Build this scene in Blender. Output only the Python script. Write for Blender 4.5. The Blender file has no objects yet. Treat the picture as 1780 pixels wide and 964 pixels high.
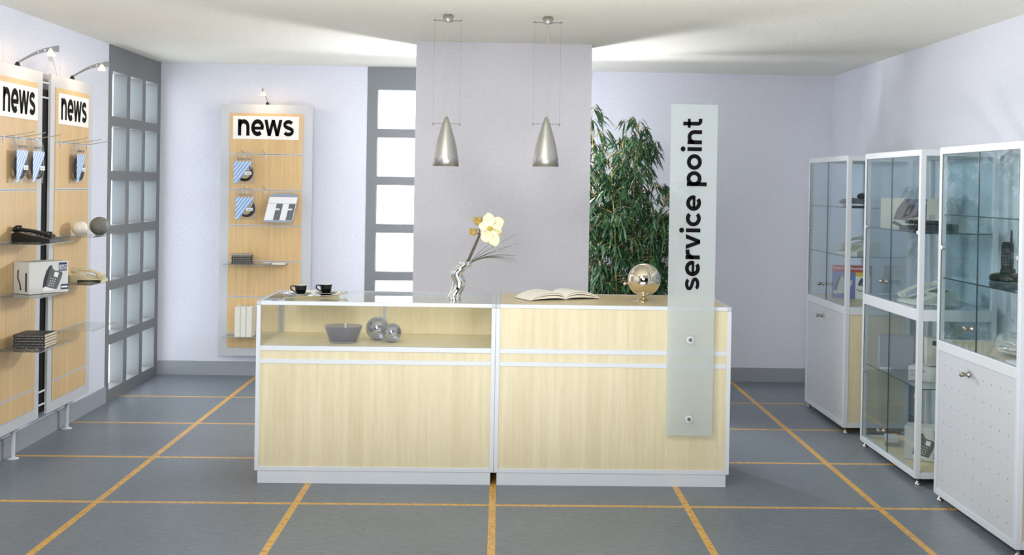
import bpy, bmesh, math, random
from mathutils import Vector, Matrix

C = bpy.context.scene.collection
SC = bpy.context.scene
PI = math.pi

# ------------------------------------------------------------------ camera, light, exposure
cam_d = bpy.data.cameras.new('camera')
cam = bpy.data.objects.new('camera', cam_d)
C.objects.link(cam)
SC.camera = cam
F, YAW, PITCH, ROLL, PX, PY, EYE = 2088.72, 0.03117, -0.00816, -0.01714, 933.86, 339.41, 1.6366
_c, _s = math.cos(YAW), math.sin(YAW)
_r = Vector((_c, -_s, 0)); _f = Vector((_s, _c, 0)); _d = Vector((0, 0, -1))
_f2 = _f * math.cos(PITCH) - _d * math.sin(PITCH)
_d2 = _d * math.cos(PITCH) + _f * math.sin(PITCH)
_r3 = _r * math.cos(ROLL) + _d2 * math.sin(ROLL)
_d3 = _d2 * math.cos(ROLL) - _r * math.sin(ROLL)
cam.matrix_world = Matrix(((_r3.x, -_d3.x, -_f2.x, 0), (_r3.y, -_d3.y, -_f2.y, 0), (_r3.z, -_d3.z, -_f2.z, EYE), (0, 0, 0, 1)))
cam_d.sensor_width = 36.0
cam_d.lens = F / 1780 * 36
cam_d.shift_x = (890 - PX) / 1780
cam_d.shift_y = (PY - 482) / 1780
cam_d.clip_start = 0.05

SC.view_settings.view_transform = 'Standard'
SC.view_settings.look = 'None'
SC.view_settings.gamma = 1
SC.view_settings.use_curve_mapping = False
SC.view_settings.exposure = -0.1
SC.cycles.use_denoising = True
SC.cycles.max_bounces = 10
SC.cycles.transparent_max_bounces = 24
SC.cycles.caustics_reflective = False
SC.cycles.caustics_refractive = False
SC.cycles.sample_clamp_indirect = 4

world = bpy.data.worlds.new('world')
SC.world = world
world.use_nodes = True
wb = world.node_tree.nodes['Background']
wb.inputs[0].default_value = (0.92, 0.95, 1.0, 1)
wb.inputs[1].default_value = 0.45

def area(name, loc, target, size, power, col):
    d = bpy.data.lights.new(name, 'AREA')
    d.shape = 'DISK'; d.size = size; d.energy = power; d.color = col
    o = bpy.data.objects.new(name, d); C.objects.link(o)
    o.location = loc
    o.rotation_euler = (Vector(target) - Vector(loc)).to_track_quat('-Z', 'Y').to_euler()
    return o

def point(name, loc, radius, power, col):
    d = bpy.data.lights.new(name, 'POINT')
    d.shadow_soft_size = radius; d.energy = power; d.color = col
    o = bpy.data.objects.new(name, d); C.objects.link(o)
    o.location = loc
    return o

area('studio_softbox', (-1.3, 2.2, 3.1), (0.2, 7.5, 0.7), 1.3, 95, (1.0, 0.98, 0.95))
area('studio_front_fill', (-0.7, -1.2, 2.35), (0.0, 8.3, 1.5), 1.8, 176, (1.0, 0.985, 0.96))
area('added_ceiling_fill', (0.0, 3.7, 0.02), (0.0, 3.7, 2.6), 1.8, 150, (1.0, 0.98, 0.94))  # unseen lamp added at floor level to brighten the ceiling
area('studio_lamp', (0.1, 9.5, 1.95), (0.1, 6.0, 1.0), 0.3, 108, (0.97, 0.98, 1.0))
point('studio_lamp_rear', (0.1, 9.2, 1.7), 0.5, 24, (0.97, 0.98, 1.0))

# ------------------------------------------------------------------ materials
def lin(v):
    v /= 255.0
    return v / 12.92 if v <= 0.04045 else ((v + 0.055) / 1.055) ** 2.4
def rgb(r, g, b):
    return (lin(r), lin(g), lin(b), 1)

class NT:
    def __init__(s, name):
        s.m = bpy.data.materials.new(name); s.m.use_nodes = True
        s.t = s.m.node_tree; s.n = s.t.nodes; s.l = s.t.links
        s.b = s.n.get('Principled BSDF'); s.out = s.n.get('Material Output')
    def add(s, typ, **kw):
        n = s.n.new(typ)
        for k, v in kw.items(): setattr(n, k, v)
        return n
    def link(s, a, b): s.l.new(a, b)
    def math(s, op, a, b=None, c=None):
        n = s.add('ShaderNodeMath', operation=op)
        for i, v in enumerate((a, b, c)):
            if v is None: continue
            if isinstance(v, (int, float)): n.inputs[i].default_value = v
            else: s.link(v, n.inputs[i])
        return n.outputs[0]
    def mix(s, f, a, b):
        n = s.add('ShaderNodeMix', data_type='RGBA')
        for i, v in ((0, f), (6, a), (7, b)):
            if isinstance(v, (int, float, tuple)): n.inputs[i].default_value = v
            else: s.link(v, n.inputs[i])
        return n.outputs[2]
    def coords(s, scale=(1, 1, 1)):
        tc = s.add('ShaderNodeTexCoord'); mp = s.add('ShaderNodeMapping')
        mp.inputs['Scale'].default_value = scale
        s.link(tc.outputs['Object'], mp.inputs[0])
        return mp.outputs[0]
    def noise(s, scale, detail=3, vec=None, rough=0.55):
        n = s.add('ShaderNodeTexNoise')
        n.inputs['Scale'].default_value = scale; n.inputs['Detail'].default_value = detail
        n.inputs['Roughness'].default_value = rough
        if vec is not None: s.link(vec, n.inputs['Vector'])
        return n.outputs['Fac']
    def ramp(s, f, stops):
        n = s.add('ShaderNodeValToRGB'); e = n.color_ramp.elements
        while len(e) < len(stops): e.new(0.5)
        for i, (p, c) in enumerate(stops): e[i].position = p; e[i].color = c
        s.link(f, n.inputs[0]); return n.outputs[0]
    def bump(s, h, strength, dist=0.002):
        n = s.add('ShaderNodeBump'); n.inputs['Strength'].default_value = strength; n.inputs['Distance'].default_value = dist
        s.link(h, n.inputs['Height']); s.link(n.outputs[0], s.b.inputs['Normal'])
    def set(s, col=None, rough=None, metal=None, spec=None):
        if col is not None:
            if isinstance(col, tuple): s.b.inputs['Base Color'].default_value = col
            else: s.link(col, s.b.inputs['Base Color'])
        if rough is not None: s.b.inputs['Roughness'].default_value = rough
        if metal is not None: s.b.inputs['Metallic'].default_value = metal
        if spec is not None: s.b.inputs['Specular IOR Level'].default_value = spec
        return s.m

def plain(name, col, rough=0.5, metal=0.0, spec=0.5):
    t = NT(name)
    return t.set(col, rough, metal, spec)

def speck(name, col, rough=0.5, metal=0.0, amount=0.06, scale=180, spec=0.5):
    """paint or plastic with a very fine tone variation"""
    t = NT(name); v = t.coords()
    n = t.noise(scale, 2, v)
    d = tuple(max(0, c * (1 - amount)) for c in col[:3]) + (1,); u = tuple(min(1, c * (1 + amount)) for c in col[:3]) + (1,)
    return t.set(t.ramp(n, [(0.3, d), (0.7, u)]), rough, metal, spec)

def plaster(name, col, scale, strength):
    t = NT(name); v = t.coords()
    n = t.noise(scale, 4, v, 0.65)
    n2 = t.noise(1.3, 2, v)
    d = tuple(c * 0.94 for c in col[:3]) + (1,); u = tuple(min(1, c * 1.03) for c in col[:3]) + (1,)
    base = t.ramp(n, [(0.35, d), (0.65, u)])
    t.bump(n, strength, 0.004)
    return t.set(t.mix(t.math('MULTIPLY', n2, 0.06), base, d), 0.85, 0, 0.2)

def maple(name, light, dark, grain='Z', rough=0.4):
    t = NT(name)
    sc = {'Z': (38, 38, 1.3), 'X': (1.3, 38, 38), 'Y': (38, 1.3, 38)}[grain]
    n = t.noise(1.0, 5, t.coords(sc), 0.6)
    fs = {'Z': (160, 160, 9), 'X': (9, 160, 160), 'Y': (160, 9, 160)}[grain]
    n2 = t.noise(1.0, 3, t.coords(fs), 0.6)
    n3 = t.noise(2.2, 3, t.coords({'Z': (2.2, 2.2, .35), 'X': (.35, 2.2, 2.2), 'Y': (2.2, .35, 2.2)}[grain]))
    f = t.math('ADD', t.math('MULTIPLY', n, 0.5), t.math('ADD', t.math('MULTIPLY', n2, 0.3), t.math('MULTIPLY', n3, 0.25)))
    return t.set(t.ramp(f, [(0.36, dark), (0.66, light)]), rough, 0, 0.4)

def glass(name, tint, ior=1.45, boost=1.0, body=0.0, body_col=(0.6, 0.7, 0.7, 1)):
    """thin sheet glass: tinted transparency under a Fresnel reflection"""
    t = NT(name)
    tr = t.add('ShaderNodeBsdfTransparent'); tr.inputs[0].default_value = tint
    gl = t.add('ShaderNodeBsdfGlossy'); gl.inputs['Roughness'].default_value = 0.0; gl.inputs[0].default_value = (0.95, 0.98, 1, 1)
    geo = t.add('ShaderNodeNewGeometry'); dp = t.add('ShaderNodeVectorMath', operation='DOT_PRODUCT')
    t.link(geo.outputs['Normal'], dp.inputs[0]); t.link(geo.outputs['Incoming'], dp.inputs[1])
    r0 = ((ior - 1) / (ior + 1)) ** 2
    g = t.math('POWER', t.math('SUBTRACT', 1.0, t.math('ABSOLUTE', dp.outputs['Value'])), 5.0)
    fac = t.math('MINIMUM', t.math('MULTIPLY', t.math('ADD', t.math('MULTIPLY', g, 1 - r0), r0), boost), 1.0)
    base = tr.outputs[0]
    if body > 0:
        df = t.add('ShaderNodeBsdfDiffuse'); df.inputs[0].default_value = body_col
        m0 = t.add('ShaderNodeMixShader'); m0.inputs[0].default_value = body
        t.link(tr.outputs[0], m0.inputs[1]); t.link(df.outputs[0], m0.inputs[2]); base = m0.outputs[0]
    mx = t.add('ShaderNodeMixShader')
    t.link(fac, mx.inputs[0]); t.link(base, mx.inputs[1]); t.link(gl.outputs[0], mx.inputs[2])
    t.link(mx.outputs[0], t.out.inputs[0])
    return t.m

def solid_glass(name, col, ior=1.45, rough=0.0):
    t = NT(name)
    t.b.inputs['Transmission Weight'].default_value = 1.0
    t.b.inputs['IOR'].default_value = ior
    return t.set(col, rough)

def mirror_glass(name, col, f):
    t = NT(name)
    a = t.add('ShaderNodeBsdfGlass'); a.inputs['Color'].default_value = col; a.inputs['IOR'].default_value = 1.5; a.inputs['Roughness'].default_value = 0
    g = t.add('ShaderNodeBsdfGlossy'); g.inputs[0].default_value = (0.80, 0.82, 0.88, 1); g.inputs['Roughness'].default_value = 0.01
    m = t.add('ShaderNodeMixShader'); m.inputs[0].default_value = f
    t.link(a.outputs[0], m.inputs[1]); t.link(g.outputs[0], m.inputs[2]); t.link(m.outputs[0], t.out.inputs[0])
    return t.m

def emit(name, col, strength):
    t = NT(name)
    e = t.add('ShaderNodeEmission'); e.inputs[0].default_value = col; e.inputs[1].default_value = strength
    t.link(e.outputs[0], t.out.inputs[0])
    return t.m

def frosted(name):
    t = NT(name)
    d = t.add('ShaderNodeBsdfDiffuse'); d.inputs[0].default_value = rgb(230, 237, 240)
    tl = t.add('ShaderNodeBsdfTranslucent'); tl.inputs[0].default_value = rgb(222, 232, 233)
    tr = t.add('ShaderNodeBsdfTransparent'); tr.inputs[0].default_value = (0.96, 0.975, 0.977, 1)
    gl = t.add('ShaderNodeBsdfGlossy'); gl.inputs['Roughness'].default_value = 0.25
    def mx(f, a, b):
        m = t.add('ShaderNodeMixShader'); m.inputs[0].default_value = f
        t.link(a, m.inputs[1]); t.link(b, m.inputs[2]); return m.outputs[0]
    a = mx(0.5, mx(0.5, d.outputs[0], tl.outputs[0]), tr.outputs[0])
    t.link(mx(0.03, a, gl.outputs[0]), t.out.inputs[0])
    return t.m

def floor_mat():
    t = NT('linoleum')
    v = t.coords()
    n = t.noise(26, 5, t.coords((0.55, 1.4, 1)), 0.7)
    n2 = t.noise(60, 3, t.coords((0.55, 1.6, 1)), 0.6)
    n3 = t.noise(1.1, 2, v)
    f = t.math('ADD', t.math('MULTIPLY', n, 0.65), t.math('MULTIPLY', n3, 0.35))
    base = t.ramp(f, [(0.3, rgb(92, 101, 108)), (0.7, rgb(120, 129, 137))])
    fleck = t.ramp(n2, [(0.31, (1, 1, 1, 1)), (0.41, (0, 0, 0, 1))])
    base = t.mix(t.math('MULTIPLY', fleck, 0.75), base, rgb(50, 58, 70))
    sep = t.add('ShaderNodeSeparateXYZ'); t.link(v, sep.inputs[0])
    def line(o, off):
        fr = t.math('FRACT', t.math('ADD', t.math('SUBTRACT', o, off), 10.5))
        return t.math('LESS_THAN', t.math('ABSOLUTE', t.math('SUBTRACT', fr, 0.5)), 0.0175)
    m = t.math('MAXIMUM', line(sep.outputs[0], -0.0117), t.math('MULTIPLY', line(sep.outputs[1], 6.1356), t.math('LESS_THAN', sep.outputs[1], 9.8)))
    wn = t.noise(38, 5, t.coords((1, 0.8, 1)), 0.7)
    wood = t.ramp(wn, [(0.30, rgb(140, 88, 34)), (0.44, rgb(196, 148, 68)), (0.66, rgb(222, 178, 96))])
    return t.set(t.mix(m, base, wood), 0.38, 0, 0.42)

def dots_mat():
    """white laminate with a staggered grid of tiny round perforations (object y, z)"""
    t = NT('perforated_white')
    v = t.coords(); sep = t.add('ShaderNodeSeparateXYZ'); t.link(v, sep.inputs[0])
    def fr(o, off):
        return t.math('SUBTRACT', t.math('FRACT', t.math('ADD', t.math('DIVIDE', o, 0.1), off)), 0.5)
    a = fr(sep.outputs[1], 20.5)
    b = fr(sep.outputs[2], 20.2)
    r2 = t.math('ADD', t.math('MULTIPLY', a, a), t.math('MULTIPLY', b, b))
    m = t.math('LESS_THAN', r2, 0.0013)
    return t.set(t.mix(m, rgb(194, 199, 205), rgb(40, 42, 48)), 0.42, 0, 0.4)

def stripes_mat(name, axis_a, axis_b, freq, c1, c2):
    t = NT(name); v = t.coords(); sep = t.add('ShaderNodeSeparateXYZ'); t.link(v, sep.inputs[0])
    k = t.math('MULTIPLY', t.math('SUBTRACT', t.math('MULTIPLY', sep.outputs[axis_b], 0.75), sep.outputs[axis_a]), freq)
    f = t.math('FRACT', t.math('ADD', k, 50.0))
    n = t.noise(90, 2, v)
    m = t.math('LESS_THAN', f, 0.48)
    c = t.mix(m, c1, c2)
    return t.set(t.mix(t.math('MULTIPLY', n, 0.25), c, rgb(235, 238, 240)), 0.4)

def bars_mat(name, axis, freq, light=rgb(240, 240, 238), dark=rgb(25, 25, 28)):
    t = NT(name); v = t.coords((freq, freq, freq)); sep = t.add('ShaderNodeSeparateXYZ'); t.link(v, sep.inputs[0])
    cmb = t.add('ShaderNodeCombineXYZ'); t.link(sep.outputs[axis], cmb.inputs[0])
    n = t.noise(1.0, 2, cmb.outputs[0])
    return t.set(t.mix(t.math('GREATER_THAN', n, 0.5), light, dark), 0.5)

def leaf_mat():
    t = NT('bamboo_leaf'); v = t.coords()
    n = t.noise(14, 3, v); n2 = t.noise(60, 2, v)
    c = t.ramp(n, [(0.3, rgb(17, 44, 25)), (0.52, rgb(31, 73, 40)), (0.68, rgb(60, 104, 58))])
    y = t.math('GREATER_THAN', n2, 0.66)
    c = t.mix(t.math('MULTIPLY', y, 0.8), c, rgb(196, 176, 96))
    t.b.inputs['Roughness'].default_value = 0.5
    t.link(c, t.b.inputs['Base Color'])
    return t.m

M = {}
M['wall'] = plaster('lavender_wallpaper', rgb(221, 224, 235), 80, 0.5)
M['pillar'] = plaster('lavender_grey_wallpaper', rgb(220, 220, 230), 95, 0.35)
M['ceiling'] = plaster('ceiling_paper', rgb(238, 236, 226), 60, 0.8)
M['floor'] = floor_mat()
M['backdrop'] = plain('charcoal_backdrop', rgb(34, 34, 36), 0.9, 0, 0.1)
M['base'] = speck('grey_skirting', rgb(152, 158, 165), 0.45)
M['lattice'] = speck('grey_lattice_paint', rgb(112, 116, 118), 0.6)
M['pane'] = emit('daylight_pane', (0.90, 0.95, 1.0, 1), 3.2)
M['paneblue'] = emit('cool_daylight_pane', (0.86, 0.93, 1.0, 1), 5.0)
M['alu'] = speck('silver_profile', rgb(206, 212, 218), 0.42, 0.0, 0.04, 300)
M['alu2'] = speck('silver_board', rgb(192, 195, 199), 0.45, 0.0, 0.04, 300)
M['joint'] = speck('grey_joint', rgb(184, 190, 197), 0.45)
M['maple'] = maple('pale_maple', rgb(219, 210, 180), rgb(201, 189, 153), 'Z')
M['maple_light'] = maple('maple_baked_light', rgb(246, 236, 204), rgb(236, 220, 178), 'Z')  # lightened copy of the maple; showcase brightness painted into the colour
M['maple_lit_x'] = maple('maple_board_baked_light', rgb(250, 240, 206), rgb(240, 222, 174), 'X')  # showcase floor: maple lightened in colour to stand in for missing light
M['maple_x'] = maple('pale_maple_top', rgb(232, 216, 172), rgb(214, 190, 138), 'X', 0.3)
M['panelwood'] = maple('honey_maple', rgb(214, 185, 138), rgb(194, 160, 109), 'Z')
M['glass'] = glass('clear_glass', (0.985, 0.993, 0.99, 1))
M['glass_cab'] = glass('cabinet_glass', (0.93, 0.965, 0.972, 1))
M['glass_edge'] = plain('dark_glass_edge', rgb(46, 66, 68), 0.2)
M['frost'] = frosted('frosted_glass')
M['black'] = plain('black_lettering', rgb(14, 14, 15), 0.8, 0, 0.1)
M['white'] = speck('white_board', rgb(236, 236, 232), 0.45)
M['dots'] = dots_mat()
M['chrome'] = plain('chrome', (0.86, 0.85, 0.83, 1), 0.04, 1.0)
M['steel'] = plain('brushed_steel', (0.55, 0.545, 0.52, 1), 0.42, 1.0)
M['wire'] = plain('grey_wire', rgb(122, 124, 128), 0.5)
M['knobmetal'] = plain('nickel', (0.37, 0.345, 0.30, 1), 0.3, 1.0)
M['gold'] = plain('warm_chrome', (0.80, 0.71, 0.57, 1), 0.05, 1.0)
M['blackplastic'] = plain('black_plastic', rgb(18, 19, 20), 0.3)
M['blackpaint'] = plain('black_paint', rgb(20, 19, 19), 0.7, 0, 0.1)
M['greyplastic'] = plain('grey_plastic', rgb(104, 108, 118), 0.4)
M['bluegrey'] = plain('blue_grey_plastic', rgb(52, 58, 78), 0.4)
M['cream'] = speck('cream_plastic', rgb(214, 202, 166), 0.4)
M['cream2'] = speck('ivory_plastic', rgb(214, 216, 204), 0.4)
M['key'] = plain('key_grey', rgb(176, 172, 152), 0.4)
M['keydark'] = plain('key_dark', rgb(78, 84, 88), 0.4)
M['darkscreen'] = plain('dark_screen', rgb(60, 70, 72), 0.2)
M['eggwhite'] = plain('glazed_white', rgb(226, 222, 210), 0.15)
M['stone'] = speck('grey_stone', rgb(112, 112, 108), 0.55, 0, 0.12, 60)
M['carton'] = speck('white_carton', rgb(206, 208, 206), 0.55)
M['cartonside'] = speck('grey_carton', rgb(176, 174, 166), 0.55)
M['creamcarton'] = speck('cream_carton', rgb(212, 210, 196), 0.55)
M['printgrey'] = plain('print_grey', rgb(92, 96, 100), 0.45)
M['printdark'] = plain('print_dark', rgb(46, 48, 56), 0.45)
M['printnavy'] = plain('print_navy', rgb(42, 52, 92), 0.45)
M['printblue'] = plain('print_blue', rgb(112, 122, 184), 0.45)
M['printred'] = plain('print_red', rgb(196, 62, 46), 0.45)
M['printyellow'] = plain('print_yellow', rgb(228, 190, 50), 0.45)
M['printbrown'] = speck('print_brown', rgb(92, 80, 66), 0.5, 0, 0.3, 25)
M['printwhite'] = plain('print_white', rgb(232, 233, 236), 0.45)
M['page'] = speck('paper_pages', rgb(246, 243, 232), 0.7)
M['pageedge'] = bars_mat('paper_edge', 2, 260, rgb(232, 224, 200), rgb(176, 160, 128))
M['bookcover'] = plain('black_cover', rgb(34, 34, 34), 0.45)
M['bookgrey'] = plain('grey_cover', rgb(150, 146, 136), 0.5)
M['binder'] = speck('ivory_binder', rgb(226, 224, 212), 0.5)
M['film'] = glass('clear_film', (0.93, 0.93, 0.93, 1), 1.35, 0.8, 0.05, (0.85, 0.86, 0.86, 1))
M['packfilm'] = glass('crinkled_film', (0.86, 0.89, 0.88, 1), 1.5, 1.6, 0.2, (0.8, 0.83, 0.82, 1))
M['stripes_yz'] = stripes_mat('blue_stripes', 1, 2, 36, rgb(190, 208, 224), rgb(66, 132, 200))
M['stripes_xz'] = stripes_mat('blue_stripes_front', 0, 2, 36, rgb(190, 208, 224), rgb(66, 132, 200))
M['barcode_y'] = bars_mat('barcode_side', 1, 700)
M['barcode_x'] = bars_mat('barcode_front', 0, 700)
M['shelf'] = glass('smoked_acrylic', (0.62, 0.64, 0.62, 1), 1.45, 0.8, 0.12, (0.45, 0.46, 0.45, 1))
M['clearshelf'] = glass('clear_acrylic', (0.86, 0.87, 0.86, 1), 1.45, 0.8, 0.14, (0.7, 0.7, 0.68, 1))
M['smokeglass'] = glass('smoke_glass', (0.76, 0.78, 0.88, 1), 1.5, 1.0, 0.07, (0.36, 0.38, 0.50, 1))
M['ballglass'] = mirror_glass('ball_glass', (0.70, 0.73, 0.84, 1), 0.38)
M['leaf'] = leaf_mat()
M['cane'] = speck('bamboo_cane', rgb(168, 148, 84), 0.5, 0, 0.2, 20)
M['twig'] = plain('bamboo_twig', rgb(186, 160, 88), 0.5)
M['pot'] = speck('grey_pot', rgb(120, 120, 122), 0.6)
M['soil'] = speck('soil', rgb(60, 48, 38), 0.9)
M['petal'] = speck('cream_petal', rgb(242, 234, 194), 0.5, 0, 0.08, 40)
M['petalcore'] = plain('petal_core', rgb(196, 168, 72), 0.5)
M['bud'] = speck('bud_yellow', rgb(178, 150, 76), 0.5, 0, 0.2, 60)
M['stem'] = speck('dark_stem', rgb(74, 70, 44), 0.5, 0, 0.2, 40)
M['grass'] = plain('grass_blade', rgb(84, 92, 66), 0.5)
M['cupblack'] = plain('black_glaze', rgb(16, 22, 22), 0.15)
M['cupin'] = plain('white_glaze', rgb(225, 222, 212), 0.2)
M['bulb'] = emit('halogen_bulb', (1.0, 0.86, 0.66, 1), 9.0)
M['lampglass'] = emit('lit_glass_shade', (1.0, 0.82, 0.62, 1), 1.6)
M['cord'] = plain('beige_cord', rgb(190, 184, 168), 0.5)
M['inner'] = plain('white_enamel', rgb(240, 238, 230), 0.4)
M['textile'] = speck('packed_cable', rgb(188, 186, 164), 0.7, 0, 0.25, 30)
M['spinepattern'] = stripes_mat('zigzag_print', 1, 2, 45, rgb(70, 76, 100), rgb(222, 225, 232))
M['greymetal'] = plain('grey_metal', rgb(150, 152, 156), 0.35, 0.3)
M['greymetal2'] = plain('blue_grey_metal', rgb(140, 148, 160), 0.4)
M['greybox'] = speck('grey_board_box', rgb(150, 152, 156), 0.6)
# ------------------------------------------------------------------ mesh helpers
class MB:
    def __init__(s): s.bm = bmesh.new()
    def face(s, vs, smooth=False):
        try:
            f = s.bm.faces.new(vs); f.smooth = smooth; return f
        except ValueError: return None
    def v(s, p): return s.bm.verts.new(p)
    def box(s, x0, x1, y0, y1, z0, z1, bev=0.0):
        p = [s.v((x, y, z)) for z in (z0, z1) for y in (y0, y1) for x in (x0, x1)]
        fs = [s.face([p[i] for i in q]) for q in ((0, 2, 3, 1), (4, 5, 7, 6), (0, 1, 5, 4), (2, 6, 7, 3), (0, 4, 6, 2), (1, 3, 7, 5))]
        if bev > 0:
            es = {e for f in fs for e in f.edges}
            bmesh.ops.bevel(s.bm, geom=list(es), offset=bev, segments=2, affect='EDGES', profile=0.5)
        return s
    def prism(s, pts, axis, a0, a1, smooth=False):
        """closed 2-D outline extruded along axis ('x': pts are (y,z), 'y': (x,z), 'z': (x,y))"""
        def P(p, a):
            return {'x': (a, p[0], p[1]), 'y': (p[0], a, p[1]), 'z': (p[0], p[1], a)}[axis]
        A = [s.v(P(p, a0)) for p in pts]; B = [s.v(P(p, a1)) for p in pts]
        A2 = [s.v(P(p, a0)) for p in pts]; B2 = [s.v(P(p, a1)) for p in pts]
        n = len(pts)
        for i in range(n): s.face([A2[i], A2[(i + 1) % n], B2[(i + 1) % n], B2[i]], smooth)
        s.face(A[::-1]); s.face(B)
        return s
    def lathe(s, prof, seg=32, c=(0, 0, 0), smooth=True, sx=1, sy=1, wob=None):
        rings = []
        for r, z in prof:
            if r < 1e-6: rings.append([s.v((c[0], c[1], c[2] + z))])
            else: rings.append([s.v((c[0] + sx * r * math.cos(2 * PI * k / seg), c[1] + sy * r * math.sin(2 * PI * k / seg), c[2] + z)) for k in range(seg)])
        for a, b in zip(rings, rings[1:]):
            for k in range(seg):
                k2 = (k + 1) % seg
                if len(a) == 1 and len(b) == 1: continue
                if len(a) == 1: s.face([a[0], b[k2], b[k]], smooth)
                elif len(b) == 1: s.face([a[k], a[k2], b[0]], smooth)
                else: s.face([a[k], a[k2], b[k2], b[k]], smooth)
        return s
    def tube(s, pts, r, seg=10, caps=True, flat=1.0):
        pts = [Vector(p) for p in pts]; n = len(pts)
        rs = r if isinstance(r, (list, tuple)) else [r] * n
        rings = []; prev = None
        for i in range(n):
            t = (pts[min(i + 1, n - 1)] - pts[max(i - 1, 0)]).normalized()
            if prev is None:
                up = Vector((0, 0, 1)) if abs(t.z) < 0.9 else Vector((1, 0, 0))
                a = t.cross(up).normalized()
            else:
                a = (prev - t * prev.dot(t)).normalized()
            b = t.cross(a); prev = a
            rings.append([s.v(pts[i] + (a * math.cos(2 * PI * k / seg) + b * math.sin(2 * PI * k / seg) * flat) * rs[i]) for k in range(seg)])
        for A, B in zip(rings, rings[1:]):
            for k in range(seg):
                s.face([A[k], A[(k + 1) % seg], B[(k + 1) % seg], B[k]], True)
        if caps:
            for R, rev in ((rings[0], True), (rings[-1], False)):
                q = [s.v(v.co) for v in R]
                s.face(q[::-1] if rev else q)
        return s
    def cyl(s, p0, p1, r, seg=20): return s.tube([p0, p1], r, seg)
    def sphere(s, c, r, seg=32, rings=18, sz=1.0):
        return s.lathe([(r * math.sin(PI * k / rings), -r * sz * math.cos(PI * k / rings)) for k in range(rings + 1)], seg, c)
    def grid(s, fn, nu, nv, smooth=True):
        g = [[s.v(fn(i / nu, j / nv)) for j in range(nv + 1)] for i in range(nu + 1)]
        for i in range(nu):
            for j in range(nv): s.face([g[i][j], g[i + 1][j], g[i + 1][j + 1], g[i][j + 1]], smooth)
        return g
    def xf(s, m):
        bmesh.ops.transform(s.bm, matrix=m, verts=s.bm.verts); return s

def obj(name, mb, mat, parent=None, solid=0.0):
    bmesh.ops.recalc_face_normals(mb.bm, faces=mb.bm.faces)
    me = bpy.data.meshes.new(name)
    mb.bm.to_mesh(me); mb.bm.free()
    me.materials.append(M[mat])
    o = bpy.data.objects.new(name, me); C.objects.link(o)
    if parent is not None: o.parent = parent
    if solid:
        md = o.modifiers.new('thickness', 'SOLIDIFY'); md.thickness = solid; md.offset = 0
    return o

def thing(name, label, cat, loc=(0, 0, 0), rotz=0.0, group=None):
    o = bpy.data.objects.new(name, None); C.objects.link(o)
    o.empty_display_size = 0.05
    o.location = loc; o.rotation_euler = (0, 0, rotz)
    o['label'] = label; o['category'] = cat
    if group: o['group'] = group
    return o
def tag(o, label, cat, group=None):
    o['label'] = label; o['category'] = cat
    if group: o['group'] = group
    return o
def struct(name, mb, mat, parent=None):
    o = obj(name, mb, mat, parent)
    if parent is None: o['kind'] = 'structure'
    return o

def print_text(name, body, mat, parent, width, height, origin, plane='xz', bold=0.02, depth=0.0008, rot=None):
    """flat lettering fitted into width x height, lower-left corner at origin"""
    cu = bpy.data.curves.new(name, 'FONT'); cu.body = body; cu.offset = bold; cu.extrude = 0.5
    tmp = bpy.data.objects.new(name, cu); C.objects.link(tmp)
    bpy.context.view_layer.update()
    dg = bpy.context.evaluated_depsgraph_get()
    me = bpy.data.meshes.new_from_object(tmp.evaluated_get(dg))
    bpy.data.objects.remove(tmp); bpy.data.curves.remove(cu)
    xs = [v.co.x for v in me.vertices]; ys = [v.co.y for v in me.vertices]
    x0, x1, y0, y1 = min(xs), max(xs), min(ys), max(ys)
    for v in me.vertices:
        a = (v.co.x - x0) / (x1 - x0) * width; b = (v.co.y - y0) / (y1 - y0) * height; c = depth * v.co.z
        if plane == 'xz': v.co = (origin[0] + a, origin[1] - c, origin[2] + b)       # faces -y
        elif plane == 'yz': v.co = (origin[0] + c, origin[1] + a, origin[2] + b)     # faces +x
        elif plane == '-yz': v.co = (origin[0] - c, origin[1] - a, origin[2] + b)    # faces -x, reads towards -y
    me.materials.clear(); me.materials.append(M[mat]); me.name = name
    o = bpy.data.objects.new(name, me); C.objects.link(o); o.parent = parent
    return o

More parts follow.
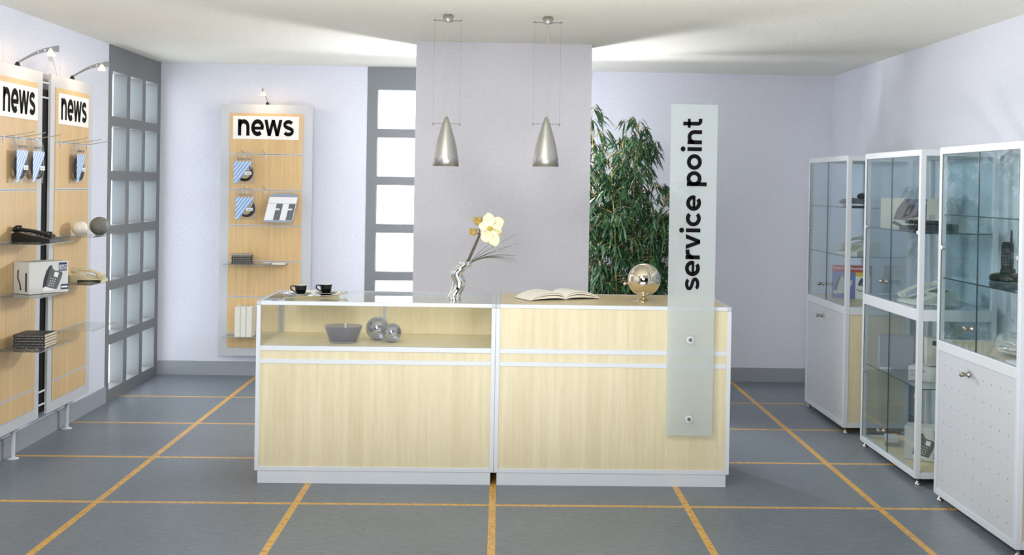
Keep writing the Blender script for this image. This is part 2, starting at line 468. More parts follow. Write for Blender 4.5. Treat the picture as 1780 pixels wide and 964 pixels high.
# bold grotesque letters drawn as strokes; one x-height = 1
def arc(cx, cy, rx, ry, a0, a1, n=22):
    return [(cx + rx * math.cos(math.radians(a0 + (a1 - a0) * k / n)), cy + ry * math.sin(math.radians(a0 + (a1 - a0) * k / n))) for k in range(n + 1)]
W = 0.265
_ring = dict(rx=0.40, ry=0.385)
GLYPH = {   # advance, list of (points, closed)
    'o': (1.13, [(arc(.53, .5, .39, .385, 0, 360, 40)[:-1], True)]),
    'c': (1.04, [(arc(.53, .5, .39, .385, 42, 318, 34), False)]),
    'e': (1.07, [(arc(.53, .5, .39, .385, 0, 312, 36), False), ([(.20, .47), (1.02, .47)], False, .19)]),
    'n': (1.14, [([(.20, 0), (.20, 1.0)], False), ([(.20, .55)] + arc(.54, .54, .34, .33, 170, 0, 18) + [(.88, 0)], False)]),
    'p': (1.15, [([(.20, -.38), (.20, 1.0)], False), (arc(.57, .5, .37, .385, 0, 360, 40)[:-1], True)]),
    'r': (0.74, [([(.20, 0), (.20, 1.0)], False), ([(.20, .45)] + arc(.60, .47, .40, .40, 170, 92, 10) + [(.72, .87)], False)]),
    'i': (0.52, [([(.26, 0), (.26, 1.0)], False)]),
    't': (0.66, [([(.30, 1.32), (.30, .30)] + arc(.49, .30, .19, .18, 190, 270, 8) + [(.64, .12)], False, .25), ([(.02, .90), (.62, .90)], False, .20)]),
    'v': (1.0, [([(.0, 1.0), (.285, 1.0), (.63, 0), (.37, 0)], 'fill'), ([(.715, 1.0), (1.0, 1.0), (.63, 0), (.37, 0)], 'fill')]),
    'w': (1.48, [([(.0, 1.0), (.265, 1.0), (.54, 0), (.29, 0)], 'fill'), ([(.61, 1.0), (.86, 1.0), (.54, 0), (.29, 0)], 'fill'), ([(.62, 1.0), (.87, 1.0), (1.19, 0), (.94, 0)], 'fill'), ([(1.215, 1.0), (1.48, 1.0), (1.19, 0), (.94, 0)], 'fill')]),
    's': (1.02, [(arc(.50, .70, .31, .185, 25, 180, 14) + [(.21, .64), (.32, .56), (.50, .505), (.68, .455), (.81, .38), (.83, .31)] + arc(.50, .30, .33, .185, -5, -155, 16), False, .225)]),
    ' ': (0.52, []),
}
def stroke(mb, pts, closed, w, z0, z1, tf):
    n = len(pts); L = []; R = []
    for i, p in enumerate(pts):
        a = pts[(i - 1) % n] if (closed or i > 0) else None
        b = pts[(i + 1) % n] if (closed or i < n - 1) else None
        d1 = (Vector(p) - Vector(a)).normalized() if a else None
        d2 = (Vector(b) - Vector(p)).normalized() if b else None
        if d1 is None: d1 = d2
        if d2 is None: d2 = d1
        n1 = Vector((-d1.y, d1.x)); n2 = Vector((-d2.y, d2.x))
        m = (n1 + n2)
        m = m.normalized() if m.length > 1e-6 else n1
        k = w / 2 / max(0.42, m.dot(n1))
        L.append(Vector(p) + m * k); R.append(Vector(p) - m * k)
    vl = [[mb.v(tf(q.x, q.y, z)) for q in row] for row in (L, R) for z in (z0, z1)]
    m = n if closed else n - 1
    for i in range(m):
        j = (i + 1) % n
        mb.face([vl[1][i], vl[1][j], vl[3][j], vl[3][i]])
        mb.face([vl[0][i], vl[2][i], vl[2][j], vl[0][j]])
        mb.face([vl[0][i], vl[0][j], vl[1][j], vl[1][i]])
        mb.face([vl[2][i], vl[3][i], vl[3][j], vl[2][j]])
    if not closed:
        for i in (0, n - 1): mb.face([vl[0][i], vl[1][i], vl[3][i], vl[2][i]])
def bold_text(name, body, parent, mat, total_w, xh, tf, depth=0.0012):
    """tf(a, b, c): a along the line, b up the letter, c out of the face; returns one mesh of lettering"""
    adv = sum(GLYPH[ch][0] for ch in body)
    sx = total_w / adv
    mb = MB(); x = 0
    for ch in body:
        w, strokes = GLYPH[ch]
        for st in strokes:
            if st[1] == 'fill':
                q = [(a + x, b) for a, b in st[0]]
                A = [mb.v(tf(a * sx, b * xh, depth)) for a, b in q]; B = [mb.v(tf(a * sx, b * xh, 0)) for a, b in q]
                mb.face(A)
                for k in range(len(q)): mb.face([B[k], B[(k + 1) % len(q)], A[(k + 1) % len(q)], A[k]])
                continue
            wd = st[2] if len(st) > 2 else W
            stroke(mb, st[0], st[1], wd, 0, depth, lambda a, b, c, x=x: tf((a + x) * sx, b * xh, c))
        if ch == 'i':
            ds = [(.26 + .17 * math.cos(2 * PI * k / 24), 1.30 + .17 * math.sin(2 * PI * k / 24)) for k in range(24)]
            A = [mb.v(tf((p[0] + x) * sx, p[1] * xh, depth)) for p in ds]; mb.face(A)
            B = [mb.v(tf((p[0] + x) * sx, p[1] * xh, 0)) for p in ds]
            for k in range(24): mb.face([B[k], B[(k + 1) % 24], A[(k + 1) % 24], A[k]])
        x += w
    return obj(name, mb, mat, parent)

# ------------------------------------------------------------------ the room
XL, XR, YB, H, Y0 = -2.855, 2.828, 10.165, 2.6125, 3.0
struct('floor', MB().box(-3.1, 3.1, -3.2, 10.4, -0.1, 0.0), 'floor')
struct('ceiling', MB().box(-3.1, 3.1, 4.6, 10.4, H, H + 0.1), 'ceiling')
struct('wall_left', MB().box(XL - 0.1, XL, Y0, 8.835, 0, H), 'wall')
struct('dark_backdrop', MB().box(-4.6, 4.6, -2.1, -2.0, 0, 3.5), 'backdrop')  # unseen dark screen added behind the camera for dark reflections in chrome
struct('wall_right', MB().box(XR, XR + 0.1, Y0, YB + 0.1, 0, H), 'wall')
mb = MB(); mb.box(XL - 0.1, -1.127, YB, YB + 0.1, 0, H); mb.box(-0.64, XR, YB, YB + 0.1, 0, H)
struct('wall_back', mb, 'wall')
struct('wall_middle', MB().box(-0.588, 0.62, 8.27, 8.52, 0, H), 'pillar')
mb = MB(); mb.box(XL + .001, -1.127, YB - 0.012, YB, 0, 0.118); mb.box(-0.64, XR - .001, YB - 0.012, YB, 0, 0.118)
struct('baseboard_back', mb, 'base')
struct('baseboard_left', MB().box(XL, XL + 0.012, Y0, 8.835, 0, 0.118), 'base')
struct('baseboard_right', MB().box(XR - 0.012, XR, Y0, YB - .013, 0, 0.118), 'base')

ROWS = [(2.423 - .402 * k - .33, 2.423 - .402 * k) for k in range(6)]
def lattice(mb, edges, a0, a1, put):
    """edges: openings (lo, hi) along the wall; put(lo, hi, z0, z1) adds one bar"""
    cuts = [a0] + [e for o in edges for e in o] + [a1]
    for k in range(0, len(cuts), 2): put(cuts[k], cuts[k + 1], 0, H)
    zc = [0] + [z for o in reversed(ROWS) for z in o] + [H]
    for lo, hi in edges:
        for k in range(0, len(zc), 2): put(lo, hi, zc[k], zc[k + 1])
win = bpy.data.objects.new('window_1', None); C.objects.link(win); win['kind'] = 'structure'
mb = MB(); lattice(mb, [(8.912, 9.249), (9.334, 9.652), (9.736, 10.066)], 8.836, YB - .001, lambda a, b, z0, z1: mb.box(XL - .098, XL + .004, a, b, z0, z1))
obj('window_frame', mb, 'lattice', win)
obj('window_pane', MB().box(XL - .112, XL - .099, 8.84, YB, .02, H - .02), 'paneblue', win)
win2 = bpy.data.objects.new('window_2', None); C.objects.link(win2); win2['kind'] = 'structure'
mb = MB(); lattice(mb, [(-1.043, -.722)], -1.126, -.641, lambda a, b, z0, z1: mb.box(a, b, YB - .004, YB + .094, z0, z1))
obj('window_frame', mb, 'lattice', win2)
obj('window_pane', MB().box(-1.12, -.65, YB + .096, YB + .108, .02, H - .02), 'pane', win2)

# ------------------------------------------------------------------ service counter: two units
CY0, CY1 = 6.545, 7.238
def counter_frame(t, w, d, rails):
    P = 0.023
    for x in (0, w - P):
        for y in (0, d - P): obj('corner_post', MB().box(x, x + P, y, y + P, .068, .9655, .0015), 'alu', t)
    for x in (0, w - P):
        for y in (0, d - P): obj('corner_joint', MB().box(x, x + P, y, y + P, .9665, .9875, .0015), 'joint', t)
    mb = MB(); mb.box(P, w - P, 0, P, .9665, .9875, .0015); mb.box(P, w - P, d - P, d, .9665, .9875, .0015)
    mb.box(0, P, P, d - P, .9665, .9875, .0015); mb.box(w - P, w, P, d - P, .9665, .9875, .0015)
    obj('top_frame', mb, 'alu', t)
    mb = MB(); mb.box(P, w - P, 0, P, .068, .091, .0015); mb.box(P, w - P, d - P, d, .068, .091, .0015)
    mb.box(0, P, P, d - P, .068, .091, .0015); mb.box(w - P, w, P, d - P, .068, .091, .0015)
    obj('bottom_frame', mb, 'alu', t)
    for z0, z1, y in rails: obj('front_rail', MB().box(P, w - P, y, P, z0, z1, .0015), 'alu', t)
    obj('plinth', MB().box(.017, w - .017, .004, d - .03, 0, .0675), 'alu', t)

t = thing('display_counter', 'left counter unit with glass showcase top half and maple front', 'counter', (-1.306, CY0, 0))
w, d = 1.296, CY1 - CY0
counter_frame(t, w, d, [(.719, .746, 0.0), (.649, .674, .002)])
mb = MB(); mb.box(.023, w - .023, .006, .020, .091, .649); obj('front_panel', mb, 'maple', t)
obj('front_panel', MB().box(.023, w - .023, .006, .020, .674, .719), 'maple', t)
for x in (.004, w - .018): obj('side_panel', MB().box(x, x + .014, .023, d - .023, .091, .719), 'maple', t)
obj('display_floor', MB().box(.005, w - .005, .02, d - .004, .722, .735), 'maple_lit_x', t)
obj('bottom_board', MB().box(.02, w - .02, .02, d - .02, .0695, .09), 'maple_x', t)
obj('top_glass', MB().box(.0235, w - .0235, .0235, d - .0235, .981, .987), 'glass', t)
obj('front_glass', MB().box(.0235, w - .0235, .008, .013, .7465, .966), 'glass', t)
for x in (.008, w - .013): obj('side_glass', MB().box(x, x + .005, .0235, d - .0235, .736, .966), 'glass', t)
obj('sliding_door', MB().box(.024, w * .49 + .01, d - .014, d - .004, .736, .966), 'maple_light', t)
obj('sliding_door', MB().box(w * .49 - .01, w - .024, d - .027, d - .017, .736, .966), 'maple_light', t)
obj('door_profile', MB().box(w * .478, w * .492, d - .031, d - .0275, .738, .964), 'alu', t)
obj('lower_back_panel', MB().box(.023, w - .023, d - .016, d - .006, .091, .72), 'maple', t)

t = thing('service_counter', 'right counter unit with plain maple front and maple worktop', 'counter', (-0.009, CY0, 0))
w = 1.291
counter_frame(t, w, d, [(.719, .746, .002), (.649, .674, .002)])
for z0, z1 in ((.091, .649), (.674, .719), (.746, .9665)):
    obj('front_panel', MB().box(.023, w - .023, .006, .020, z0, z1), 'maple', t)
for x in (.004, w - .018): obj('side_panel', MB().box(x, x + .014, .023, d - .023, .091, .9665), 'maple', t)
obj('worktop', MB().box(.0235, w - .0235, .0235, d - .0235, .968, .9872), 'maple_x', t)
obj('back_panel', MB().box(.023, w - .023, d - .016, d - .006, .091, .9665), 'maple', t)

# frosted glass sign on the counter front
t = thing('service_sign', 'tall frosted glass sign reading service point on the right counter front', 'sign', (0.922, 6.496, 0))
obj('glass_panel', MB().box(0, .2555, 0, .010, .290, 2.092, .001), 'frost', t)
bold_text('lettering', 'service point', t, 'black', .940, .0785, lambda a, b, c: (.170 - b, -.0006 - c, 1.076 + a))
for z in (.814, .383):
    mb = MB(); mb.cyl((.125, -.010, z), (.125, .0, z), .020, 28)
    k = obj('standoff', mb, 'alu', t)
    mb = MB(); mb.cyl((.125, -.018, z), (.125, -.010, z), .010, 20); obj('screw_cap', mb, 'knobmetal', k)
    mb = MB(); mb.cyl((.125, .010, z), (.125, .054, z), .012, 20); obj('spacer', mb, 'alu', k)

# ------------------------------------------------------------------ slat display panels
SLOTS = [1.857, 1.561, 1.265, .969, .673, .372]
def display_panel(name, label, loc, rot, foot_x, wide=.757, grp=None):
    """local: board runs along +x, its face looks to -y"""
    t = thing(name, label, 'display panel', loc, rot, grp)
    obj('board', MB().box(0, wide, 0, .016, .18, 2.27, .001), 'alu2', t)
    zs = [.25] + sorted(SLOTS) + [2.195]
    for a, b in zip(zs, zs[1:]):
        lo = a + (.006 if a > .26 else 0); hi = b - (.006 if b < 2.19 else 0)
        obj('wood_panel', MB().box(.074, wide - .080, -.005, -.0002, lo, hi), 'panelwood', t)
    for z in SLOTS:
        mb = MB(); mb.box(.074, wide - .080, -.006, -.0004, z + .0012, z + .0058); mb.box(.074, wide - .080, -.006, -.0004, z - .0058, z - .0022)
        r = obj('slot_rail', mb, 'alu', t)
        obj('slot_gap', MB().box(.076, wide - .082, -.002, -.0003, z - .0022, z + .0012), 'blackpaint', r)
    for fx in foot_x:
        mb = MB(); mb.cyl((fx, .034, .006), (fx, .034, 1.2), .0125, 16)
        f = obj('support_post', mb, 'alu', t)
        mb = MB(); mb.lathe([(0, .0), (.034, .0), (.034, .004), (.016, .009), (0, .009)], 24, (fx, .034, 0)); obj('foot', mb, 'alu', f)
    return t
XP = -2.765
# left wall: board along +y, face to +x : local -y -> +x means rotation +90
display_panel('display_stand', 'nearer of two maple display panels on the left wall, black phone on its shelf', (XP, 6.583, 0), PI / 2, [.468])
display_panel('display_stand', 'farther maple display panel on the left wall, two balls on its top shelf', (XP, 7.474, 0), PI / 2, [.443])
display_panel('display_stand', 'maple display panel standing against the back wall behind the showcase counter', (-2.321, 10.05, 0), 0, [.40, .60])
t = thing('upright_ladder', 'dark upright with silver rungs in the gap between the two left display panels', 'upright', (XP, 7.345, 0))
obj('back_plate', MB().box(-.042, -.019, -.045, .240, .20, 2.17), 'blackpaint', t)
for z in (2.21, 2.12, .33, .25):
    mb = MB(); mb.cyl((-.010, -.003, z), (-.010, .111, z), .006, 10); obj('rung', mb, 'alu', t)

# news boards
def news_sign(label, loc, rot):
    t = thing('news_sign', label, 'sign', loc, rot)
    obj('board', MB().box(0, .543, -.004, 0, 0, .192), 'white', t)
    bold_text('lettering', 'news', t, 'black', .475, .136, lambda a, b, c: (.034 + a, -.0044 - c, .028 + b))
    return t
news_sign('white news sign on the nearer left display panel, cut off by the frame', (XP + .0052, 6.70, 1.971), PI / 2)
news_sign('white news sign on the farther left display panel, beside the grey lattice', (XP + .0052, 7.583, 1.971), PI / 2)
news_sign('white news sign on the display panel against the back wall', (-2.2195, 10.0448, 1.981), 0)
# ------------------------------------------------------------------ halogen arm lamps
def halogen(label, loc, rot):
    """arm bows forward over local -y"""
    t = thing('halogen_lamp', label, 'lamp', loc, rot)
    mb = MB(); mb.lathe([(0, 0), (.016, 0), (.016, .006), (.010, .018), (.005, .024), (0, .024)], 20); obj('base', mb, 'blackplastic', t)
    N = 18; top = []; bot = []
    for k in range(N + 1):
        u = k / N
        y = -.235 * u; z = .016 + .085 * math.sin(u * PI * .54) - .004 * u
        wd = .007 + .012 * u + (.006 * max(0, u - .8) / .2)
        top.append((y, z + wd)); bot.append((y, z - wd * .55))
    holes = [(.50, .0042), (.66, .0058), (.80, .0075)]
    mb = MB(); mb.prism(top + bot[::-1], 'x', -.0018, .0018)
    arm = obj('arm', mb, 'greymetal', t)
    for u, r in holes:
        y = -.235 * u; z = .0195 + .085 * math.sin(u * PI * .54) - .004 * u
        mb = MB(); mb.cyl((-.0024, y, z), (.0024, y, z), r, 18); obj('round_hole', mb, 'white', arm)
    sy, sz = -.188, .086
    mb = MB(); mb.lathe([(.011, .010), (.015, .0), (.026, -.026), (.024, -.026), (.013, -.001), (.010, .009)], 22, (0, sy, sz)); obj('glass_shade', mb, 'lampglass', t)
    mb = MB(); mb.sphere((0, sy, sz - .008), .0075, 14, 10); obj('bulb', mb, 'bulb', t)
    for dx in (-.004, .004):
        mb = MB(); mb.cyl((dx, sy, sz + .006), (dx, sy, sz + .030), .0011, 6); obj('pin', mb, 'gold', t)
    return t
halogen('arched halogen lamp on the nearer left display panel', (XP - .008, 6.976, 2.2705), PI / 2)
halogen('arched halogen lamp on the farther left display panel', (XP - .008, 7.858, 2.2705), PI / 2)
halogen('small halogen lamp on top of the back display panel', (-1.942, 10.058, 2.2705), 0.0)
for p in ((XP + .18, 6.976, 2.325), (XP + .18, 7.858, 2.325), (-1.942, 9.87, 2.325)):
    point('halogen_light', p, .012, 2.2, (1.0, 0.70, 0.42))

# ------------------------------------------------------------------ shelves, hooks
def perforated(mb, w, dp, nx, ny, r, z, th, lip):
    """sheet over x 0..w, y 0..-dp with a staggered row of round holes, thickness th"""
    cw, cd = w / nx, dp / ny; seg = 12
    for i in range(nx):
        for j in range(ny):
            cx, cy = (i + .5) * cw, -(j + .5) * cd
            sq = []
            for k in range(seg):
                a = 2 * PI * k / seg; c_, s_ = math.cos(a), math.sin(a); m = max(abs(c_) / (cw / 2), abs(s_) / (cd / 2))
                sq.append((cx + c_ / m, cy + s_ / m))
            hole = (0 < j < ny - 1) or False
            ring = [(cx + r * math.cos(2 * PI * k / seg), cy + r * math.sin(2 * PI * k / seg)) for k in range(seg)]
            for zz in (z, z - th):
                S = [mb.v((p[0], p[1], zz)) for p in sq]
                if hole:
                    R = [mb.v((p[0], p[1], zz)) for p in ring]
                    for k in range(seg): mb.face([S[k], S[(k + 1) % seg], R[(k + 1) % seg], R[k]])
                else: mb.face(S)
    for a, b in (((0, 0), (w, 0)), ((w, 0), (w, -dp)), ((w, -dp), (0, -dp)), ((0, -dp), (0, 0))):
        mb.face([mb.v((a[0], a[1], z)), mb.v((b[0], b[1], z)), mb.v((b[0], b[1], z - th)), mb.v((a[0], a[1], z - th))])
    return mb
def shelf(label, loc, rot, w, dp, mat='shelf', grp=None):
    t = thing('perforated_shelf', label, 'shelf', loc, rot, grp)
    obj('shelf_plate', perforated(MB(), w, dp, max(4, round(w / .065)), 4, .0085, 0, .0025, 0), mat, t)
    obj('back_rail', MB().box(0, w, -.010, -.0005, -.007, -.0026), 'steel', t)
    mb = MB(); mb.box(0.0, w, -dp - .002, -dp, -.006, 0); obj('front_lip', mb, 'clearshelf', t)
    return t
XS = XP + .0065
shelf('top shelf of the nearer left panel, carrying a black phone', (XS, 6.655, 1.267), PI / 2, .55, .245)
shelf('top shelf of the farther left panel, carrying a white and a grey ball', (XS, 7.585, 1.267), PI / 2, .49, .225)
shelf('middle shelf of the nearer left panel, carrying a phone carton', (XS, 6.70, .972), PI / 2, .58, .23)
shelf('middle shelf of the farther left panel, carrying a cream phone', (XS, 7.54, .972), PI / 2, .51, .23)
shelf('bottom shelf of the nearer left panel, carrying a pile of books', (XS, 6.66, .677), PI / 2, .53, .25)
shelf('empty clear shelf at the bottom of the farther left panel', (XS, 7.62, .677), PI / 2, .48, .21, 'clearshelf')
shelf('thin shelf on the back panel with black books and leaflets', (-2.247, 10.0435, .955), 0, .50, .20, 'clearshelf')
shelf('lowest shelf on the back panel with upright ivory binders', (-2.247, 10.0435, .36), 0, .50, .20, 'clearshelf')

def hook(label, loc, rot, length=.168, rise=.030, grp=None):
    t = thing('display_hook', label, 'hook', loc, rot, grp)
    obj('bracket', MB().box(-.004, .004, -.004, 0, -.034, .006), 'alu', t)
    mb = MB(); mb.tube([(0, -.003, 0), (0, -length * .9, rise * .9), (0, -length, rise + .004)], .0022, 8); obj('prong', mb, 'steel', t)
    return t
hook('leftmost hook on the nearer left panel, empty', (XS, 6.764, 1.857), PI / 2)
hook('middle hook on the nearer left panel, one cable packet on it', (XS, 6.926, 1.857), PI / 2)
hook('right hook on the nearer left panel, cable packet near the dark gap', (XS, 7.166, 1.857), PI / 2)
hook('left empty hook on the farther left panel', (XS, 7.633, 1.857), PI / 2)
hook('middle hook on the farther left panel carrying a cable packet', (XS, 7.886, 1.857), PI / 2)
hook('right empty hook on the farther left panel, pointing at the grey lattice', (XS, 8.109, 1.857), PI / 2)
hook('upper hook on the back panel carrying a cable packet', (-2.118, 10.0435, 1.859), 0)
hook('upper empty hook on the back panel, below the news sign', (-1.946, 10.0435, 1.859), 0)
hook('lower hook on the back panel carrying the second cable packet', (-2.098, 10.0435, 1.562), 0)
hook('lower empty hook on the back panel, just above the leaflet holder', (-1.942, 10.0435, 1.562), 0)

# ------------------------------------------------------------------ cable packets
def packet(label, loc, rot, seed, brand='MANHATTAN', sag=0.0):
    """hangs below its origin, print faces local -y, about .19 x .27"""
    rnd = random.Random(seed)
    t = thing('cable_packet', label, 'packet', loc, rot)
    hw = .090
    def film(side):
        def fn(u, v):
            z = -.268 * v + .008
            wdt = hw * (1.0 if v > .16 else .36 + .64 * (v / .16) ** .6)
            x = (u * 2 - 1) * wdt
            e = max(0.0, (1 - (2 * u - 1) ** 2)) ** .5
            b = .019 * e * math.sin(PI * min(1, max(0, (v - .10) / .9))) + .0008
            b += .0022 * math.sin(23 * u + 7 * v + seed) * math.sin(17 * v + seed * 2) * e
            return (x, side * b, z)
        return fn
    mb = MB(); mb.grid(film(-1), 14, 20); mb.grid(film(1), 14, 20); obj('film', mb, 'film', t)
    mb = MB(); rnd2 = random.Random(seed + 5)
    for k in range(7):
        cx, cz, R = rnd2.uniform(-.005, .005) + .008, -.165 + rnd2.uniform(-.004, .004), .058 + rnd2.uniform(-.007, .009)
        pts = [(cx + R * math.cos(2 * PI * i / 30), -.010 + .0028 * k + rnd2.uniform(-.0007, .0007), cz + R * 1.08 * math.sin(2 * PI * i / 30)) for i in range(31)]
        mb.tube(pts, .0050, 6, False)
    obj('cable_coil', mb, 'blackplastic', t)
    mb = MB(); mb.prism([(-.076, -.075), (.062, -.075), (.062, -.10), (-.050, -.255), (-.076, -.255)], 'y', -.0205, -.0195)
    obj('striped_card', mb, 'stripes_xz', t)
    lb = obj('price_label', MB().box(.012, .066, -.0212, -.0206, -.185, -.160), 'printwhite', t)
    obj('barcode', MB().box(.020, .060, -.0216, -.0213, -.180, -.168), 'barcode_x', lb)
    print_text('lettering', brand, 'printdark', t, .110, .016, (-.052, -.0150, -.062), 'xz', .0)
    return t
packet('cable packet on the nearer left panel, the left one of its pair', (XS + .024, 6.926, 1.862), PI / 2 - .06, 1)
packet('cable packet on the nearer left panel, the one beside the dark gap', (XS + .026, 7.166, 1.862), PI / 2 - .10, 2)
packet('single cable packet on the farther left panel', (XS + .024, 7.886, 1.862), PI / 2 - .05, 3)
packet('upper cable packet on the back display panel', (-2.110, 9.965, 1.869), 0.02, 4)
packet('lower cable packet on the back display panel, left of the leaflet holder', (-2.092, 9.965, 1.573), -0.03, 5)

# ------------------------------------------------------------------ leaflet holder, books, binders on the back panel
t = thing('leaflet_holder', 'sloping grey and white leaflet dispenser on the back display panel', 'leaflet holder', (-1.94, 9.955, 1.300))
def tilt(mb): return mb.xf(Matrix(((1, 0, .17, 0), (0, 1, .30, 0), (0, 0, 1, 0), (0, 0, 0, 1))))
obj('tray', tilt(MB().box(0, .236, -.024, .004, -.004, .014)), 'greymetal2', t)
mb = MB(); mb.prism([(0, .014), (.236, .014), (.236, .225), (.17, .240), (.06, .240), (0, .225)], 'y', .0, .003); obj('back_plate', tilt(mb), 'greymetal2', t)
lf = obj('leaflet', tilt(MB().box(.002, .234, -.012, -.001, .014, .205)), 'printwhite', t)
for a in (.075, .178):   # two dark letter blocks, white strokes left between them
    mb = MB(); mb.box(a, a + .052, -.0132, -.0122, .112, .150); mb.box(a, a + .052, -.0132, -.0122, .016, .098); mb.box(a + .034, a + .052, -.0132, -.0122, .098, .112)
    obj('printed_block', tilt(mb), 'printgrey', lf)
obj('printed_line', tilt(MB().box(.004, .232, -.0130, -.0122, .151, .1525)), 'printgrey', lf)

def book(label, loc, rot, w, d, h, cover='bookcover', grp=None, text=None, flat=True):
    """lying: spine along local -y face, x = w, y = d, z = h"""
    t = thing('book', label, 'book', loc, rot, grp)
    th = min(.0022, h * .12)
    mb = MB(); mb.box(0, w, 0, d, 0, th); mb.box(0, w, 0, d, h - th, h); mb.box(0, w, 0, th, th, h - th)
    obj('cover', mb, cover, t)
    obj('pages', MB().box(.002, w - .001, th, d - .003, th, h - th), 'pageedge', t)
    if text:
        mb = MB(); rr = random.Random(len(label)); x = w * .06
        while x < w * .92:
            l = rr.uniform(.004, .016); mb.box(x, x + l, -.0006, 0, h * .40, h * .62); x += l + rr.uniform(.002, .006)
        obj('spine_print', mb, 'bookgrey', t)
    return t
base = Vector((-2.708, 6.803, .6776))
GB = 'black books piled on the bottom left shelf'
words = ['bottom book of the pile on the left panel shelf', 'second book from the bottom in the left panel pile', 'middle book of five in the left panel pile', 'fourth book from the bottom in the left panel pile', 'top book of the pile on the left panel shelf']
for k in range(5):
    book('black spined ' + words[k], base + Vector((.002 * (k % 2), .002 * ((k * 3) % 2), k * .0152)), .02, .173, .20, .015, grp=GB, text=True)
base = Vector((-2.178, 9.865, .9558))
for k in range(4):
    book('black ' + ['bottom book', 'second book from the bottom', 'third book from the bottom', 'book just under the top grey book'][k] + ' in the pile on the back panel shelf', base + Vector((.002 * (k % 2), 0, k * .0172)), .16, .165, .15, .017, grp='black books piled on the back panel shelf', text=True)
book('grey covered top book of the pile on the back panel shelf', base + Vector((-.004, -.002, 4 * .0172)), .20, .165, .15, .010, 'bookgrey')
for k, (x, nm) in enumerate(((-1.93, 'left'), (-1.865, 'right'))):
    t = thing('leaflet_stack', ['low flat leaflet stack right of the black books on the back panel shelf', 'low white leaflet stack at the right end of the back panel shelf'][k], 'leaflets', (x + .01 * k, 9.87, .9556), .1 * k)
    obj('sheets', MB().box(0, .06 + .05 * k, 0, .12, 0, .010 - .003 * k), ['bookgrey', 'page'][k], t)
    obj('top_sheet', MB().box(.002, .058 + .05 * k, -.002, .118, .0102 - .003 * k, .0112 - .003 * k), 'printwhite', t)
for k in range(3):
    t = thing('binder', ['leftmost of three upright ivory binders on the back panel', 'middle of three upright ivory binders on the back panel', 'rightmost of three upright ivory binders, next to the counter edge'][k], 'binder', (-2.143 + .047 * k, 9.86, .3606), 0, 'ivory binders on the lowest back shelf')
    mb = MB(); mb.box(0, .003, 0, .17, 0, .247); mb.box(.041, .044, 0, .17, 0, .247); mb.box(.003, .041, 0, .004, 0, .247, .001); obj('cover', mb, 'binder', t)
    obj('pages', MB().box(.004, .040, .006, .165, .003, .24), 'page', t)

# ------------------------------------------------------------------ phones, cartons, balls on the left shelves
def desk_phone(label, loc, rot, mats, w=.17, d=.20, hb=.062, cord=True, cordmat='blackplastic', sc=1.0, arch=.024, lift=0.0):
    """front edge at local y=0, back at y=d, handset along the left (-x) side"""
    body, hand, key = mats
    t = thing('desk_phone', label, 'phone', loc, rot)
    t.scale = (sc, sc, sc)
    mb = MB(); mb.prism([(0, 0), (0, .016), (.03, .024), (d * .72, hb * .86), (d * .92, hb), (d, hb * .8), (d, 0)], 'x', -w / 2, w / 2)
    bs = obj('base', mb, body, t)
    sl = (hb * .86 - .024) / (d * .72 - .03)
    mb = MB(); cx0 = -w / 2 + .066
    for r in range(4):
        for c in range(3):
            y = .036 + r * .022; x = cx0 + c * .024; z = .024 + sl * (y + .007 - .03)
            mb.box(x, x + .016, y, y + .013, z - .004, z + .0045, .001)
    obj('keypad', mb, key, bs)
    y0, y1 = d * .62, d * .82
    mb = MB(); z0, z1 = .024 + sl * (y0 - .03), .024 + sl * (y1 - .03)
    A = [mb.v(p) for p in ((cx0, y0, z0 + .002), (w / 2 - .015, y0, z0 + .002), (w / 2 - .015, y1, z1 + .002), (cx0, y1, z1 + .002))]
    B = [mb.v((v.co.x, v.co.y, v.co.z - .006)) for v in A]
    mb.face(A); mb.face(B[::-1])
    for k in range(4): mb.face([B[k], B[(k + 1) % 4], A[(k + 1) % 4], A[k]])
    obj('display', mb, 'darkscreen' if key != 'key' else 'cream2', bs)
    # handset: two ear pieces joined by an arched grip
    hx = -w / 2 + .030
    N = 20; pts = []; rad = []
    for k in range(N + 1):
        u = k / N; y = -.004 + (d + .004) * u
        z = .044 + lift + (hb - .012) * u * .86 + arch * math.sin(PI * u)
        pts.append((hx, y, z)); e = abs(2 * u - 1); rad.append(.0165 + .0085 * e ** 3)
    mb = MB(); mb.tube(pts, rad, 14, True, .62)
    for y, z in ((.022, .030), (d - .024, .030 + sl * (d - .05))):
        mb.lathe([(0, 0), (.021, 0), (.022, .018), (.018, .030), (0, .032)], 18, (hx, y, z))
    hs = obj('handset', mb, hand, t)
    if cord:
        pts = []
        for k in range(260):
            u = k / 259; ang = u * 26 * 2 * PI
            x = hx - .040 + .012 * math.sin(u * 3); y = .01 + (d * .72) * u; z = .009
            pts.append((x + .0065 * math.cos(ang), y, z + .0065 * math.sin(ang)))
        mb = MB(); mb.tube(pts, .0022, 5); obj('coiled_cord', mb, cordmat, t)
    return t
desk_phone('black desk phone on the top shelf of the nearer left panel', (-2.515, 6.93, 1.2685), PI / 2 - .12, ('blackplastic', 'blackplastic', 'keydark'), .18, .225, .056, False, arch=.010, lift=-.012)
desk_phone('cream desk phone with black coiled cord on the farther left panel', (-2.522, 7.79, .9735), PI / 2 + .12, ('cream', 'cream', 'key'), .17, .195, .054, True, arch=.022, lift=-.006)

